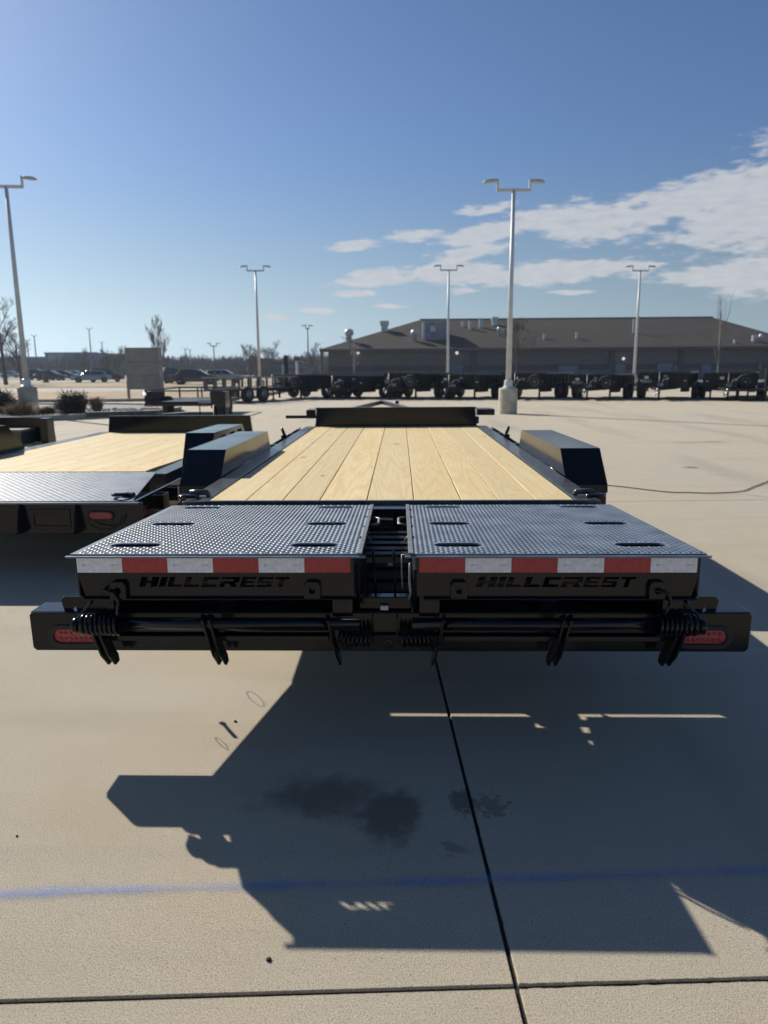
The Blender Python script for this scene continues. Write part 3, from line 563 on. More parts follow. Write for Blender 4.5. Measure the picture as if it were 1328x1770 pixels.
# the ramps
def ramp(s_):
    rz = (2.276+3.38)/2; zf = lambda y: .7393-(y-2.276)*.0385
    xi, xo = s_*.077, s_*1.054; x0, x1 = min(xi, xo), max(xi, xo)
    R_ = empty('ramp', (s_*.56, 2.45, .5)); R_.parent = T; R_.location = Vector((s_*.56, 2.45, .5))-WL[T]
    hl = [(s_*cx, cy, w, .066) for cy in (2.421, 2.848, 3.283) for cx, w in ((.252, .168), (.886, .178))]
    q = MB(); q.prism([[(x0, 2.276), (x1, 2.276), (x1, 3.352), (x0, 3.352)]]+[stadium(*h) for h in hl], 'z', -.006, 0)
    for v in q.v: v.z += zf(v.y)
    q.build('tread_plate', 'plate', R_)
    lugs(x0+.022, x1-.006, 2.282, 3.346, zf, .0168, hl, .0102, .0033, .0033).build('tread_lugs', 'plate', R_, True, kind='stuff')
    # worn pale edge strip on the inner side, with tack welds
    a, b_ = sorted((xi, xi+s_*.016)); q = MB(); q.prism([(2.27, 0), (3.350, 0), (3.350, .004), (2.27, .004)], 'x', a-.0002, b_)
    for v in q.v: v.z += zf(v.y)+.001
    q.build('edge_strip', 'scuff', R_, False, .001)
    q = MB()
    for yy in (2.55, 2.78, 3.0, 3.2): q.lathe([(.007, 0), (.006, .003), (.001, .005)], (xi+s_*.019, yy, zf(yy)+.001), 'z', 8)
    q.build('tack_welds', 'black', R_, True)
    q = MB(); q.box(x0-.012, x1+.012, 2.262, 2.2755, .728, .7345); q.build('front_lip', 'plate', R_, False, .002)
    # face with the cut lettering
    fx0, fx1 = s_*.108, s_*1.042; lo, hi = min(fx0, fx1), max(fx0, fx1)
    if s_ < 0: outl = [(-1.042, .728), (-1.042, .672), (-1.018, .588), (-.108, .588), (-.108, .728)]
    else: outl = [(.108, .728), (.108, .588), (1.018, .588), (1.040, .672), (1.040, .728)]
    wd = word(-.83, -.323, .6215, .657) if s_ < 0 else word(.305, .833, .6215, .657)
    q = MB(); q.prism([outl]+wd, 'y', 2.287, 2.295); q.build('face_panel', 'black', R_)
    MB().box(lo+.02, hi-.005, 2.270, 2.330, .580, .5865).build('bottom_flange', 'black', R_, False, .003)
    for xx, nm in ((xi+s_*.028, 0), (xo-s_*.014, 1)):
        a, b_ = sorted((xx, xx+s_*.006))
        q = MB(); q.prism([(2.296, .725), (2.296, .588), (2.45, .50), (2.56, .50), (3.33, .640), (3.33, zf(3.33)-.008), (2.30, .731)], 'x', a, b_); q.build('side_plate', 'black', R_, False, .002)
    for k in range(3):
        xx = x0+.25+k*.25; MB().prism([(2.52, .66), (3.28, .645), (3.28, zf(3.28)-.009), (2.52, .720)], 'x', xx, xx+.04).build('rib', 'blackfar', R_)
    # reflective tape, six pieces
    ta = [-1.039, -.117] if s_ < 0 else [.113, 1.030]; n = 6; wv = (ta[1]-ta[0])/n
    for k in range(n):
        isred = (k % 2 == 1) if s_ < 0 else (k % 2 == 0)
        p = MB().box(ta[0]+k*wv+.0002, ta[0]+(k+1)*wv-.0002, 2.2855, 2.2868, .6725, .7265).build('reflective_tape', 'red' if isred else 'white', R_)
        
    # printed marks on the white pieces
    for k in range(n):
        if ((k % 2 == 1) if s_ < 0 else (k % 2 == 0)): continue
        for dx in (.018, wv-.034):
            c = bpy.data.curves.new('tape_print', 'FONT'); c.body = 'DOT-C2'; c.size = .0062; to = bpy.data.objects.new('tape_print', c); COL.objects.link(to)
            to.location = (ta[0]+k*wv+dx, 2.2850, .696+(.002 if dx < .03 else -.002)); to.rotation_euler = (rad(90), 0, 0)
            bpy.context.view_layer.update(); me = bpy.data.meshes.new_from_object(to); me.materials.append(MT['print']); bpy.data.objects.remove(to)
            pr = bpy.data.objects.new('tape_print', me); COL.objects.link(pr); pr.parent = R_; pr.location = Vector((ta[0]+k*wv+dx, 2.2850, .696))-WL[R_]; pr.rotation_euler = (rad(90), 0, 0)
    # hinge tube, lower bar
    MB().tube([(s_*.09, 2.31, .482), (s_*1.03, 2.31, .482)], .0225, 16).build('hinge_tube', 'black', R_, True)
    a, b_ = sorted((s_*.20, s_*1.01)); MB().box(a, b_, 2.345, 2.385, .405, .425).build('hinge_bar', 'black', R_, False, .003)
    # lower arm plates from the face down to the tube
    for xx in (s_*.115, s_*.945):
        a, b_ = sorted((xx, xx+s_*.07)); MB().prism([[(a, .50), (b_, .50), (b_, .575), (a, .575)]], 'y', 2.335, 2.345).build('arm_plate', 'black', R_, False, .003)
    MB().box(*sorted((s_*.56, s_*.63)), 2.50, 2.59, .42, .545).build('centre_post', 'black', R_, False, .004)
    # springs
    helix(s_*1.030, s_*.918, 2.305, .480, .0325, .0058, 7).build('spring', 'black', R_, True)
    helix(s_*.05, s_*.165, 2.372, .405, .030, .0052, 7.5).build('spring', 'black', R_, True)
    # end collar, stay and hook plate
    MB().lathe([(.022, 0), (.028, .004), (.028, .020), (.022, .024)], (s_*1.075-.013, 2.32, .472), 'x', 18).build('end_collar', 'black', R_, True)
    MB().lathe([(.024, 0), (.038, .004), (.038, .014), (.024, .018)], (s_*1.045-.009, 2.315, .478), 'x', 18).build('end_collar', 'black', R_, True)
    MB().bar((s_*1.04, 2.37, .54), (s_*1.105, 2.36, .462), .02, .010).build('stay_bar', 'black', R_, False, .002)
    hk = [(1.188, .520), (1.176, .534), (1.06, .534), (1.06, .44), (1.12, .425), (1.14, .44), (1.128, .475), (1.138, .498), (1.152, .478), (1.157, .452), (1.168, .450), (1.178, .475)]
    MB().prism([(s_*u, v) for u, v in hk], 'y', 2.45, 2.458).build('hook_plate', 'black', R_, False, .0015)
    # hanging feet
    for fx, two in ((1.020, 1), (.628, 1), (.200, 0)):
        ft = None
        for q_ in range(2 if two else 1):
            q = MB(); X = fx+q_*-.024*1
            pr = [(2.30, .522), (2.335, .505), (2.345, .42), (2.36, .365), (2.37, .350), (2.365, .325), (2.33, .322), (2.32, .338), (2.30, .365), (2.285, .43), (2.278, .505)]
            q.prism(pr, 'x', -.0045, .0045)
            for v in q.v: v.x = s_*(X+v.x-(.52-v.z)*.20)
            o = q.build('ramp_foot', 'black', R_ if ft is None else ft, False, .002, kind=None)
            if ft is None: ft = o
            else: o.name = 'foot_plate'
    # latch hook hanging off the face
    q = MB(); lx = s_*.92
    q.tube([(lx-.03, 2.30, .612), (lx-.026, 2.262, .617), (lx+.012, 2.255, .610), (lx+.022, 2.262, .575), (lx+.014, 2.268, .545), (lx+.010, 2.268, .530)], .0062, 8); q.build('latch_hook', 'black', R_, True)
    for lx in (s_*.90, s_*.245):
        MB().prism([[(lx-.028, .585), (lx+.028, .585), (lx+.028, .632), (lx+.02, .645), (lx-.02, .645), (lx-.028, .632)], circ(lx, .615, .010, 10)], 'y', 2.266, 2.2855).build('latch_bracket', 'black', R_, False, .003)
    # grab handle on the inner edge
    hy = 3.02
    MB().tube([(xi+s_*.0, hy-.075, .690), (xi-s_*.034, hy-.055, .690), (xi-s_*.034, hy+.055, .690), (xi+s_*.0, hy+.075, .690)], .0065, 6).build('grab_handle', 'scuff', R_, True)
    if s_ > 0:
        MB().tube([(xi+.03, 2.37, .715), (xi-.022, 2.36, .713), (xi-.022, 2.345, .665), (xi-.020, 2.345, .60)], .003, 6).build('release_wire', 'scuff', R_, True)
        MB().tube([(xi+.006, 2.305, .70), (xi+.004, 2.30, .64), (xi+.008, 2.30, .60), (xi+.002, 2.30, .575)], .0045, 6).build('weld_line', 'scuff', R_, True)
    MB().tube([(xi+s_*.02, 2.78, .70), (xi-s_*.012, 2.74, .668)], .004, 6).build('release_lever', 'scuff', R_, True)
for s_ in (-1, 1): ramp(s_)
# wire loops hanging off the left side (their shadows show on the concrete)
for cy_, cz_, rr_ in ((3.20, .42, .055), (2.79, .375, .035)): MB().tube([(-1.035-.02*math.cos(a*.5), cy_+rr_*math.cos(a*.5), cz_+rr_*.7*math.sin(a*.5)) for a in range(13)], .0013, 5, True).build('safety_wire', 'black', T, True)
MB().tube([(-1.02, 2.86, .395), (-1.115, 2.985, .42), (-1.125, 2.995, .424)], [.008, .007, .012], 7).build('marker_peg', 'black', T, True)

# ------------------------------------------------------------------ neighbouring trailer on the left
T2 = empty('equipment_trailer', (-2.86, 7.2, 0), label='black equipment trailer with wooden deck and tread plate tail, parked left of the foreground trailer', cat='trailer')
z2 = .54
x = -3.80; k = 0
ws = [.205]*9
for w in ws:
    bw = w-.0045
    q = MB(); ys = [5.50, 5.75, 6.1, 6.6, 9.35]; zs = [.562, .560, .550, z2, z2]
    for a in range(4):
        ya, yb, za, zb = ys[a], ys[a+1], zs[a], zs[a+1]
        q.add([(x,ya,za-.035),(x+bw,ya,za-.035),(x+bw,yb,zb-.035),(x,yb,zb-.035),(x,ya,za),(x+bw,ya,za),(x+bw,yb,zb),(x,yb,zb)], [(0,3,2,1),(4,5,6,7),(0,1,5,4),(1,2,6,5),(2,3,7,6),(3,0,4,7)])
    q.build('deck_board', 'wood', T2, False); x += w
zf2 = lambda y: .51+(y-4.5)*.05
q = MB(); q.prism([(-4.03, 4.5), (-1.69, 4.5), (-1.865, 5.49), (-3.86, 5.49)], 'z', -.006, 0)
for v in q.v: v.z += zf2(v.y)
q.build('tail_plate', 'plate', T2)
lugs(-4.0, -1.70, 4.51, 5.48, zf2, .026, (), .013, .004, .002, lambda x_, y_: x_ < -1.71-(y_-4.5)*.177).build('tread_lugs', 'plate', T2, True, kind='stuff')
q = MB(); q.prism([[(-4.12, .30), (-1.62, .30), (-1.62, .50), (-4.12, .50)]]+[stadium(xx, .415, .17, .058, 6) for xx in (-1.90, -3.84)], 'y', 4.49, 4.50); bp2 = q.build('rear_panel', 'black', T2)
MB().box(-4.10, -1.64, 4.47, 4.4895, .493, .505).build('tail_lip', 'plate', T2, False, .002)
for xx in (-1.90, -3.84):
    tl = MB().prism([stadium(xx, .415, .175, .062, 6), stadium(xx, .415, .15, .045, 6)], 'y', 4.478, 4.50).build('tail_lamp', 'rubber', T2, False, .002)
    MB().prism(stadium(xx, .415, .15, .046, 6), 'y', 4.484, 4.496).build('lens', 'lens', tl)
for xx in (-2.05, -2.42, -3.0, -3.4): MB().prism([(4.40, .31), (4.488, .30), (4.488, .50), (4.47, .50), (4.44, .45)], 'x', xx, xx+.008).build('ramp_keeper', 'black', T2, False, .002)
MB().prism([[(-2.36, .33), (-2.10, .33), (-2.10, .46), (-2.36, .46)], [(-2.34, .35), (-2.12, .35), (-2.12, .43), (-2.34, .43)]], 'y', 4.482, 4.49).build('ramp_slot_frame', 'black', T2, False, .002)
MB().tube([(-1.98, 4.46, .39), (-1.93, 4.44, .35), (-1.86, 4.43, .335), (-1.78, 4.44, .35), (-1.74, 4.46, .42)], .004, 6).build('wiring_loop', 'rubber', T2, True)
MB().box(-1.685, -1.665, 4.5, 5.5, .33, .51).build('tail_side_beam', 'black', T2, False, .003)
MB().box(-1.664, -1.659, 4.60, 4.66, .39, .45).build('side_marker', 'lens', T2)
d = dring(T2, (-1.80, 4.60, .535), (1, .1, 0), (-.1, -1, .1), .05, .011); MB().box(-1.80, -1.73, 4.60, 4.68, .512, .54).build('ring_strap', 'black', d, False, .01)
for k, yy in enumerate((4.78, 5.1)):
    q = MB(); q.prism([[(-1.66, yy), (-1.58, yy), (-1.58, yy+.12), (-1.66, yy+.12)], [(-1.652, yy+.008), (-1.588, yy+.008), (-1.588, yy+.112), (-1.652, yy+.112)]], 'z', .40, .50); q.build('stake_pocket', 'black', T2, False, .002)
MB().box(-1.76, -1.665, 4.505, 4.62, .40, .485).build('corner_gusset', 'signback', T2, False, .003)
for s_ in (-1, 1):
    xc = -2.86; a, b_ = sorted((xc+s_*.93, xc+s_*1.07)); MB().box(a, b_, 5.5, 9.4, z2-.15, z2+.003).build('side_rail', 'rail', T2, False, .003)
    xi, xo = xc+s_*1.08, xc+s_*1.32; a, b_ = min(xi, xo), max(xi, xo)
    q = MB(); prof = [(5.88, .30), (5.90, .56), (6.05, .815), (7.15, .805), (7.45, .55), (7.45, .30)]
    strip(prof, a, b_); fe = q.build('fender', 'black', T2, False, .002)
    a, b_ = sorted((xi-s_*.003, xi+s_*.003)); MB().prism([[(5.90, .50), (5.90, .56), (6.05, .816), (7.15, .806), (7.45, .55), (7.45, .50)]], 'x', a, b_).build('fender_inner_side', 'black', fe)
    a, b_ = sorted((xo-s_*.003, xo+s_*.003)); MB().prism([[(5.90, .56), (6.05, .816), (7.15, .806), (7.45, .55), (7.2, .66), (6.15, .66)]]+[stadium(yy, .745, .22, .05, 4) for yy in (6.35, 6.7, 7.0)], 'x', a, b_).build('fender_outer_skirt', 'black', fe)
    for wy in (6.32, 7.02):
        wc = (xc+s_*1.2, wy, .34); w_ = MB().lathe([(.19, -.1), (.32, -.1), (.34, -.05), (.34, .05), (.32, .1), (.19, .1)], wc, 'x', 24).build('wheel', 'tyre', T2, True)
        MB().lathe([(.05, .06), (.17, .09), (.195, .104), (.195, -.02)], wc, 'x', 16).build('rim', 'rim', w_, True)
MB().box(-3.78, -1.92, 5.6, 9.3, .38, .49).build('underframe', 'blackfar', T2)
MB().prism([(-3.82, z2-.02), (-1.90, z2-.02), (-1.93, .755), (-3.79, .755)], 'y', 9.36, 9.42).build('headboard', 'black', T2, False, .004)
q = MB(); q.bar((-3.5, 9.4, .46), (-2.9, 11.6, .46), .07, .13); q.bar((-2.2, 9.4, .46), (-2.8, 11.6, .46), .07, .13); q.build('tongue', 'blackfar', T2)
q = MB(); q.bar((-4.6, 10.6, .70), (-3.4, 10.2, .74), .14, .08); q.bar((-4.2, 11.0, .62), (-3.3, 11.4, .66), .2, .06); q.build('tongue_tray', 'rail', T2, False, .004)
MB().tube([(-2.85, 11.2, 0.0), (-2.85, 11.2, .8)], .04, 10).build('jack', 'blackfar', T2, True)

T3 = empty('equipment_trailer', (-5.7, 9.0, 0), label='black equipment trailer farthest left, only its headboard and toolbox in view', cat='trailer')
q = MB(); q.prism([(-6.6, .40), (-4.62, .40), (-4.64, .735), (-6.58, .735)], 'y', 9.50, 9.56); q.build('headboard', 'black', T3, False, .005)
MB().box(-4.70, -4.60, 9.30, 9.499, .40, .73).build('headboard_wing', 'black', T3, False, .004)
tb = MB().box(-5.25, -4.86, 9.12, 9.46, .40, .575).build('toolbox', 'rail', T3, False, .008); MB().box(-5.26, -4.85, 9.11, 9.47, .576, .60).build('lid', 'signback', tb, False, .004)
MB().box(-6.6, -4.65, 6.0, 9.5, .30, .40).build('deck', 'wood', T3, False, .005)
for s_ in (0, 1):
    for wy in (7.2, 8.0): MB().lathe([(.19, -.1), (.32, -.1), (.34, 0), (.32, .1), (.19, .1)], (-6.8+s_*2.3, wy-.5, .34), 'x', 20).build('wheel', 'tyre', T3, True)
MB().bar((-5.7, 9.5, .35), (-5.7, 11.5, .35), .1, .12).build('tongue', 'blackfar', T3)

# ------------------------------------------------------------------ things on the concrete
cb_ = MB(); pts = [(1.2, 8.9), (1.9, 8.4), (2.437, 8.143), (2.926, 7.70), (3.15, 7.64), (3.404, 7.60), (3.75, 7.70), (4.032, 8.0), (4.421, 8.43), (5.2, 9.4), (6.4, 10.0)]
sm = []
for i in range(len(pts)-1):
    p0, p1, p2, p3 = pts[max(i-1, 0)], pts[i], pts[i+1], pts[min(i+2, len(pts)-1)]
    for k in range(6):
        u = k/6; sm.append(tuple(.5*((2*b1)+(-a1+c1)*u+(2*a1-5*b1+4*c1-d1)*u*u+(-a1+3*b1-3*c1+d1)*u**3) for a1, b1, c1, d1 in zip(p0, p1, p2, p3)))
tag(cb_.tube([(a, b_, .009) for a, b_ in sm], .0055, 6).build('cable', 'rubber', None, True), 'thin dark cable curving over the concrete right of the trailer', 'cable')
def pebble(c, r, label, grp=None):
    bm = bmesh.new(); bmesh.ops.create_icosphere(bm, subdivisions=2, radius=r)
    for v in bm.verts: v.co *= 1+.35*mnoise.noise(v.co*60+Vector(c)*9); v.co.z *= .6
    me = bpy.data.meshes.new('pebble'); bm.to_mesh(me); bm.free(); me.materials.append(MT['joint']); me.polygons.foreach_set('use_smooth', [True]*len(me.polygons))
    o = bpy.data.objects.new('pebble', me); COL.objects.link(o); o.location = c; tag(o, label, 'pebble', grp)
pebble((-.256, 1.401, .002), .0055, 'dark pebble on the sunlit concrete just below the tip of the ramp shadow')
pebble((-.592, 2.53, .003), .006, 'dark bit of debris beside the shadow of the peg, left of the trailer shadow')
pebble((-1.077, 1.833, .002), .0045, 'tiny dark pebble on sunlit concrete at the left edge, above the blue line')

# ------------------------------------------------------------------ lamp posts
def lamp_post(base, h, yawd, head=.58, pier_h=.76, pier_r=.28, r0=.085, r1=.05, mp='pole', label='', grp='tall lamp posts around the lot', pier=True, arm=.46, mh='lamphead'):
    o = empty('lamp_post', base, 0, label, 'lamp post', grp); B = Vector(base)
    if pier: MB().lathe([(pier_r, 0), (pier_r, pier_h-.03), (pier_r-.03, pier_h)], B, 'z', 24).build('concrete_base', 'pier', o)
    z0 = pier_h if pier else 0
    if pier: MB().lathe([(.17, z0), (.17, z0+.03), (.13, z0+.05), (.12, z0+.22), (r0+.003, z0+.24)], B, 'z', 16).build('base_cover', mp, o, False, .004)
    MB().tube([B+Vector((0, 0, z0+.03)), B+Vector((0, 0, h))], [r0, r1], 12).build('pole', mp, o, True)
    d = Vector((math.cos(yawd), math.sin(yawd), 0))
    q = MB(); q.bar(B-d*arm+Vector((0, 0, h)), B+d*arm+Vector((0, 0, h)), .07, .08)
    for s_ in (-1, 1): q.bar(B+d*arm*s_+Vector((0, 0, h-.03)), B+d*arm*s_+Vector((0, 0, h+.30)), .055, .055)
    q.build('cross_arm', mp, o)
    for s_ in (-1, 1):
        c = B+d*(arm+.0)*s_+Vector((0, 0, h+.25)); q = MB(); L_ = .72*head; sd = Vector((-d.y, d.x, 0))
        secs = [(0, .07, .05, .04), (.12, .13, .07, .05), (.35, .17, .09, .055), (.6, .16, .07, .05), (.72, .08, .02, .03)]
        b0 = len(q.v)
        for (u, w, t_, bt) in secs:
            p = c+d*s_*u*head+Vector((0, 0, -.05*u))
            for (a_, zz) in ((-1, 0), (-.6, 1), (.6, 1), (1, 0), (.8, -1), (-.8, -1)):
                q.v.append(p+sd*a_*w*head+Vector((0, 0, (t_ if zz > 0 else bt)*zz*head)))
        for i in range(len(secs)-1):
            for k in range(6): q.f.append([b0+i*6+k, b0+i*6+(k+1) % 6, b0+(i+1)*6+(k+1) % 6, b0+(i+1)*6+k])
        q.f.append([b0+k for k in range(6)]); q.f.append([b0+(len(secs)-1)*6+k for k in range(6)])
        q.build('lamp_head', mh, o, True)
    return o
def post_at(px, base_py, top_py, Y, **k):
    p = at(px, base_py, Y); tp = at(px, top_py, Y); return (p.x, p.y, 0), tp.z
# near right-hand post: base on the ground at (880,716)
lamp_post((3.278, 21.3+.28, 0), at(895, 329, 21.6).z, rad(3), label='tall pale double-headed lamp post on a round concrete base behind the trailer, right of centre')
p, h = post_at(50, 700, 322, 21.8); lamp_post((p[0], p[1], .12), h-.12, rad(6), label='tall pale lamp post on a concrete base in the planted island at the left edge')
for px, tpy, Y, lab, gr_ in ((446, 468, 41.5, 'pale double-headed lamp post behind the dump trailers at the left end of their row', 0), (776, 467, 42, 'pale lamp post in front of the brown roofed building, left of the near post', 0), (1104, 468, 42.5, 'pale double-headed lamp post in front of the brown roofed building, farthest right', 0)):
    if px == 446: Xb = at(449, 650, Y).x
    elif px == 776: Xb = at(774, 650, Y).x
    else: Xb = at(1096, 650, Y).x
    h = at(px, tpy, Y).z; lamp_post((Xb, Y, 0), h, rad(4), label=lab)
FL = [(65, 581, 640, 150, 'thin distant lamp post beside the bare tree at the far left'), (52, 589, 640, 130, 'short distant lamp post just left of the thin one at far left'), (160, 569, 640, 140, 'thin distant post rising behind the blue store'),
      (180, 592, 640, 190, 'faint distant lamp post right of the blue store'), (372, 598, 648, 70, 'dark lamp post with two bulky heads above the parked cars'), (322, 603, 635, 210, 'faint distant lamp post, left one of a close pair above the tree line'),
      (330, 605, 635, 200, 'faint distant lamp post, right one of a close pair above the tree line'), (534, 568, 655, 60, 'thin grey lamp post left of the brown roofed building')]
for px, ty, by_, Y, lab in FL:
    p = at(px, by_, Y); h = at(px, ty, Y).z; sc = Y/60
    lamp_post((p.x, Y, 0), h, rad(5), head=.5*max(1, sc*.35), pier=False, r0=.07*max(1, sc*.8), r1=.05*max(1, sc*.8), mp='lampfar', mh='lampfar', label=lab, grp='distant lamp posts', arm=.5*max(.6, sc*.3) if px != 534 else .12)

# ------------------------------------------------------------------ brown roofed building
BY = 85.0; e0 = at(553, 604, BY-1); eR = at(1405, 604, BY-1); zE = e0.z
r0_ = at(726, 553, 98); r1_ = at(1232, 552.5, 98); zR = r0_.z
B = empty('building', ((e0.x+eR.x)/2, BY, 0), label='long single-storey block building with a brown hipped shingle roof, behind the dump trailers', cat='building')
x0, x1 = e0.x+.9, eR.x-.9
MB().box(x0, x1, BY, BY+24, 0, zE-.05).build('wall', 'block', B)
MB().box(x0-.03, x1+.03, BY-.06, BY-.003, at(700, 641, BY).z, at(700, 632, BY).z).build('block_band', 'band', B)
MB().box(e0.x, eR.x, BY-1.05, BY-.95, zE-.28, zE+.0).build('fascia', 'fascia', B)
MB().box(e0.x+.02, eR.x-.02, BY-.94, BY-.01, zE-.30, zE-.26).build('soffit', 'fascia', B)
ya, yb = BY-1.0, BY+27; q = MB()
V = [(e0.x, ya, zE+.02), (eR.x, ya, zE+.02), (eR.x, yb, zE+.02), (e0.x, yb, zE+.02), (r0_.x, 98, zR), (r1_.x, 98, zR)]
q.add(V, [(0, 1, 5, 4), (1, 2, 5), (2, 3, 4, 5), (3, 0, 4)]); rf = q.build('roof', 'shingle', B)
MB().tube([(r0_.x, 98, zR+.02), (r1_.x, 98, zR+.02)], .12, 6).build('ridge_cap', 'fascia', rf)
MB().box(e0.x, e0.x+.3, BY-1.0, BY+.05, 0, zE-.3).build('corner_downspout', 'block', B)
sl_ = (zR-zE)/(98-ya)
def roofpt(px, py):
    d = ray(px, py); # plane z = zE + sl*(y-ya)
    k = (zE+sl_*(CAM.y-ya)-CAM.z)/(d.z-sl_*d.y); return CAM+d*k
def vent(px, pyb, pyt, w, kind='pipe', m='galv'):
    p = roofpt(px, pyb); h = (pyb-pyt)*p.y/F*1.0
    if kind == 'pipe': MB().tube([p-Vector((0, 0, .3)), p+Vector((0, 0, h))], w/2, 10).build('roof_vent', m, rf)
    elif kind == 'turbine':
        q = MB().lathe([(w*.3, -.3), (w*.3, h*.45), (w*.5, h*.55), (w*.55, h*.8), (w*.35, h)], p, 'z', 14).build('roof_vent', m, rf, True)
    elif kind == 'box':
        q = MB(); q.cb(p+Vector((0, 0, h*.25)), (w*.75, w*.75, h*.5+.6)); q.cb(p+Vector((0, 0, h*.78)), (w, w, h*.44)); q.build('roof_vent', m, rf)
vent(604, 591, 570, 1.0, 'turbine'); vent(665, 572, 556, 1.1, 'box'); vent(717, 590, 571, .9, 'turbine')
vent(800, 565, 556, .35); vent(813, 569, 556, .45); vent(831, 566, 553, .5); vent(855, 562, 549, .8, 'box'); vent(863, 580, 566, .5, 'turbine'); vent(868, 575, 568, .9, 'box')
vent(941, 586, 577, .35); vent(997, 585, 575, .35); vent(1095, 575, 553, .25); vent(1270, 593, 587, .3); vent(1303, 590, 580, .5); vent(1309, 590, 581, .45); vent(1315, 592, 578, .5, 'turbine')
p = roofpt(731, 588); p2 = roofpt(773, 588); zt = at(752, 556, p.y).z
ac = MB().box(p.x, p2.x, p.y, p.y+3.0, p.z-.4, zt).build('rooftop_unit', 'acunit', rf); MB().box(p.x-.02, p.x+.25, p.y-.06, p.y-.01, p.z, zt+.02).build('corner_post', 'galv', ac)
MB().box(p.x+.9, p.x+1.5, p.y-.05, p.y-.005, p.z+1.0, zt-.5).build('grille', 'galv', ac); MB().box(p.x+1.9, p.x+2.6, p.y-.05, p.y-.005, p.z+.4, zt-1.2).build('grille', 'acunit', ac)
for px in (819, 1057, 1176, 1402): xx = at(px, 630, BY).x; MB().box(xx-.3, xx+.3, BY-.22, BY-.065, 0, zE-.31).build('pilaster', 'band', B)
def wdw(pa, pb, ya_, yb_, nm, m):
    a = at(pa, ya_, BY); c = at(pb, yb_, BY); z0, z1 = min(max(0.02, c.z), a.z), a.z
    f_ = MB(); f_.prism([[(a.x-.08, z0), (c.x+.08, z0), (c.x+.08, z1+.08), (a.x-.08, z1+.08)], [(a.x, z0+.05), (c.x, z0+.05), (c.x, z1), (a.x, z1)]], 'y', BY-.12, BY-.064); f_ = f_.build(nm, 'fascia', B)
    MB().box(a.x, c.x, BY-.10, BY-.08, z0+.05, z1).build('pane', m, f_)
wdw(778, 800, 630, 656, 'window', 'glassblue'); wdw(966, 998, 632, 656, 'window', 'glassblue'); wdw(1064, 1080, 629, 656, 'door', 'glassblue')
wdw(1136, 1161, 628, 656, 'window', 'glassblue'); wdw(1163, 1171, 632, 656, 'door', 'glassblue'); wdw(1213, 1228, 630, 656, 'window', 'glassblue'); wdw(1311, 1316, 625, 650, 'window', 'glass')
for px, py in ((619, 610), (790, 610), (1078, 620)):
    p = at(px, py, BY-.4); bm = MB().lathe([(.02, -.18), (.14, -.12), (.18, 0), (.14, .12), (.02, .18)], p, 'z', 12).build('wall_lamp', 'lampglass', B, True)
    MB().bar(p, (p.x, BY-.005, p.z), .06, .06).build('lamp_arm', 'fascia', bm)

# ------------------------------------------------------------------ far left store, brick building, tree line
p0, p1 = at(-260, 617, 230), at(82, 617, 230)
ST = empty('store_building', (at(120, 640, 232).x, 232, 0), label='wide low blue and grey store building far behind the left lamp post', cat='building')
X = lambda px: at(px, 620, 230).x
Z = lambda py: at(120, py, 230).z
MB().box(X(-300), X(80), 231, 250, 0, Z(616)).build('wing', 'store', ST); MB().box(X(81), X(172), 229, 252, 0, Z(610)).build('entrance_block', 'store', ST); MB().box(X(173), X(215), 231, 250, 0, Z(616)).build('wing', 'brick', ST)
MB().box(X(80.5), X(172.5), 228.6, 228.95, Z(611), Z(609)).build('parapet', 'signback', ST)
MB().box(X(88), X(115), 228.5, 228.95, Z(631), Z(612)).build('pale_panel', 'storepale', ST); MB().box(X(116), X(136), 228.4, 228.95, Z(627), Z(611.5)).build('blue_panel', 'storeblue', ST)
MB().box(X(137), X(171), 228.6, 228.95, Z(633), Z(612)).build('panel', 'storeblue', ST)
MB().box(X(70), X(81), 230.6, 230.95, Z(641), Z(627)).build('door', 'storepale', ST); MB().box(X(14), X(40), 230.6, 230.95, Z(641), Z(624)).build('window', 'storepale', ST)
BB = empty('brick_building', (at(480, 640, 150).x, 150, 0), label='small red-brown building between the lamp posts left of the long building', cat='building')
X = lambda px: at(px, 620, 150).x
Z = lambda py: at(480, py, 150).z
MB().box(X(439), X(466), 150, 158, 0, Z(619)).build('tower', 'brick', BB)
MB().box(X(466.5), X(526), 151, 160, 0, Z(629)).build('wall', 'store', BB); MB().box(X(464), X(530), 150.5, 150.95, Z(641), Z(637)).build('canopy', 'brick', BB)
q = MB(); q.prism([(X(464), Z(629)+.02), (X(530), Z(629)+.02), (X(518), Z(625)), (X(472), Z(625))], 'y', 150.6, 160.5); q.build('roof', 'band', BB)
MB().box(X(486), X(491), 150.4, 150.49, 0, Z(630)).build('door', 'whitefar', BB)
PS = empty('pylon', (at(495, 650, 62).x, 62, 0), label='narrow dark upright post standing behind the row of dump trailers at left', cat='post')
MB().box(at(491.5, 640, 62).x, at(498.5, 640, 62).x, 61.9, 62.1, 0, at(495, 614, 62).z).build('slab', 'blackfar', PS, False, .02)
MB().bar((at(495, 650, 62).x, 62, .1), (at(486, 650, 62).x, 62, .1), .3, .2).build('foot', 'blackfar', PS)
SR = empty('shop_sign', (at(514, 640, 110).x, 110, 0), label='small red and pale roadside sign on a post left of the long building', cat='sign')
MB().box(at(508, 630, 110).x, at(519, 630, 110).x, 109.9, 110.1, at(514, 624, 110).z, at(514, 616, 110).z).build('sign_face', 'brick', SR, False, .05)
MB().tube([(at(514, 640, 110).x, 110, 0), (at(514, 640, 110).x, 110, at(514, 624, 110).z)], .2, 8).build('post', 'whitefar', SR)

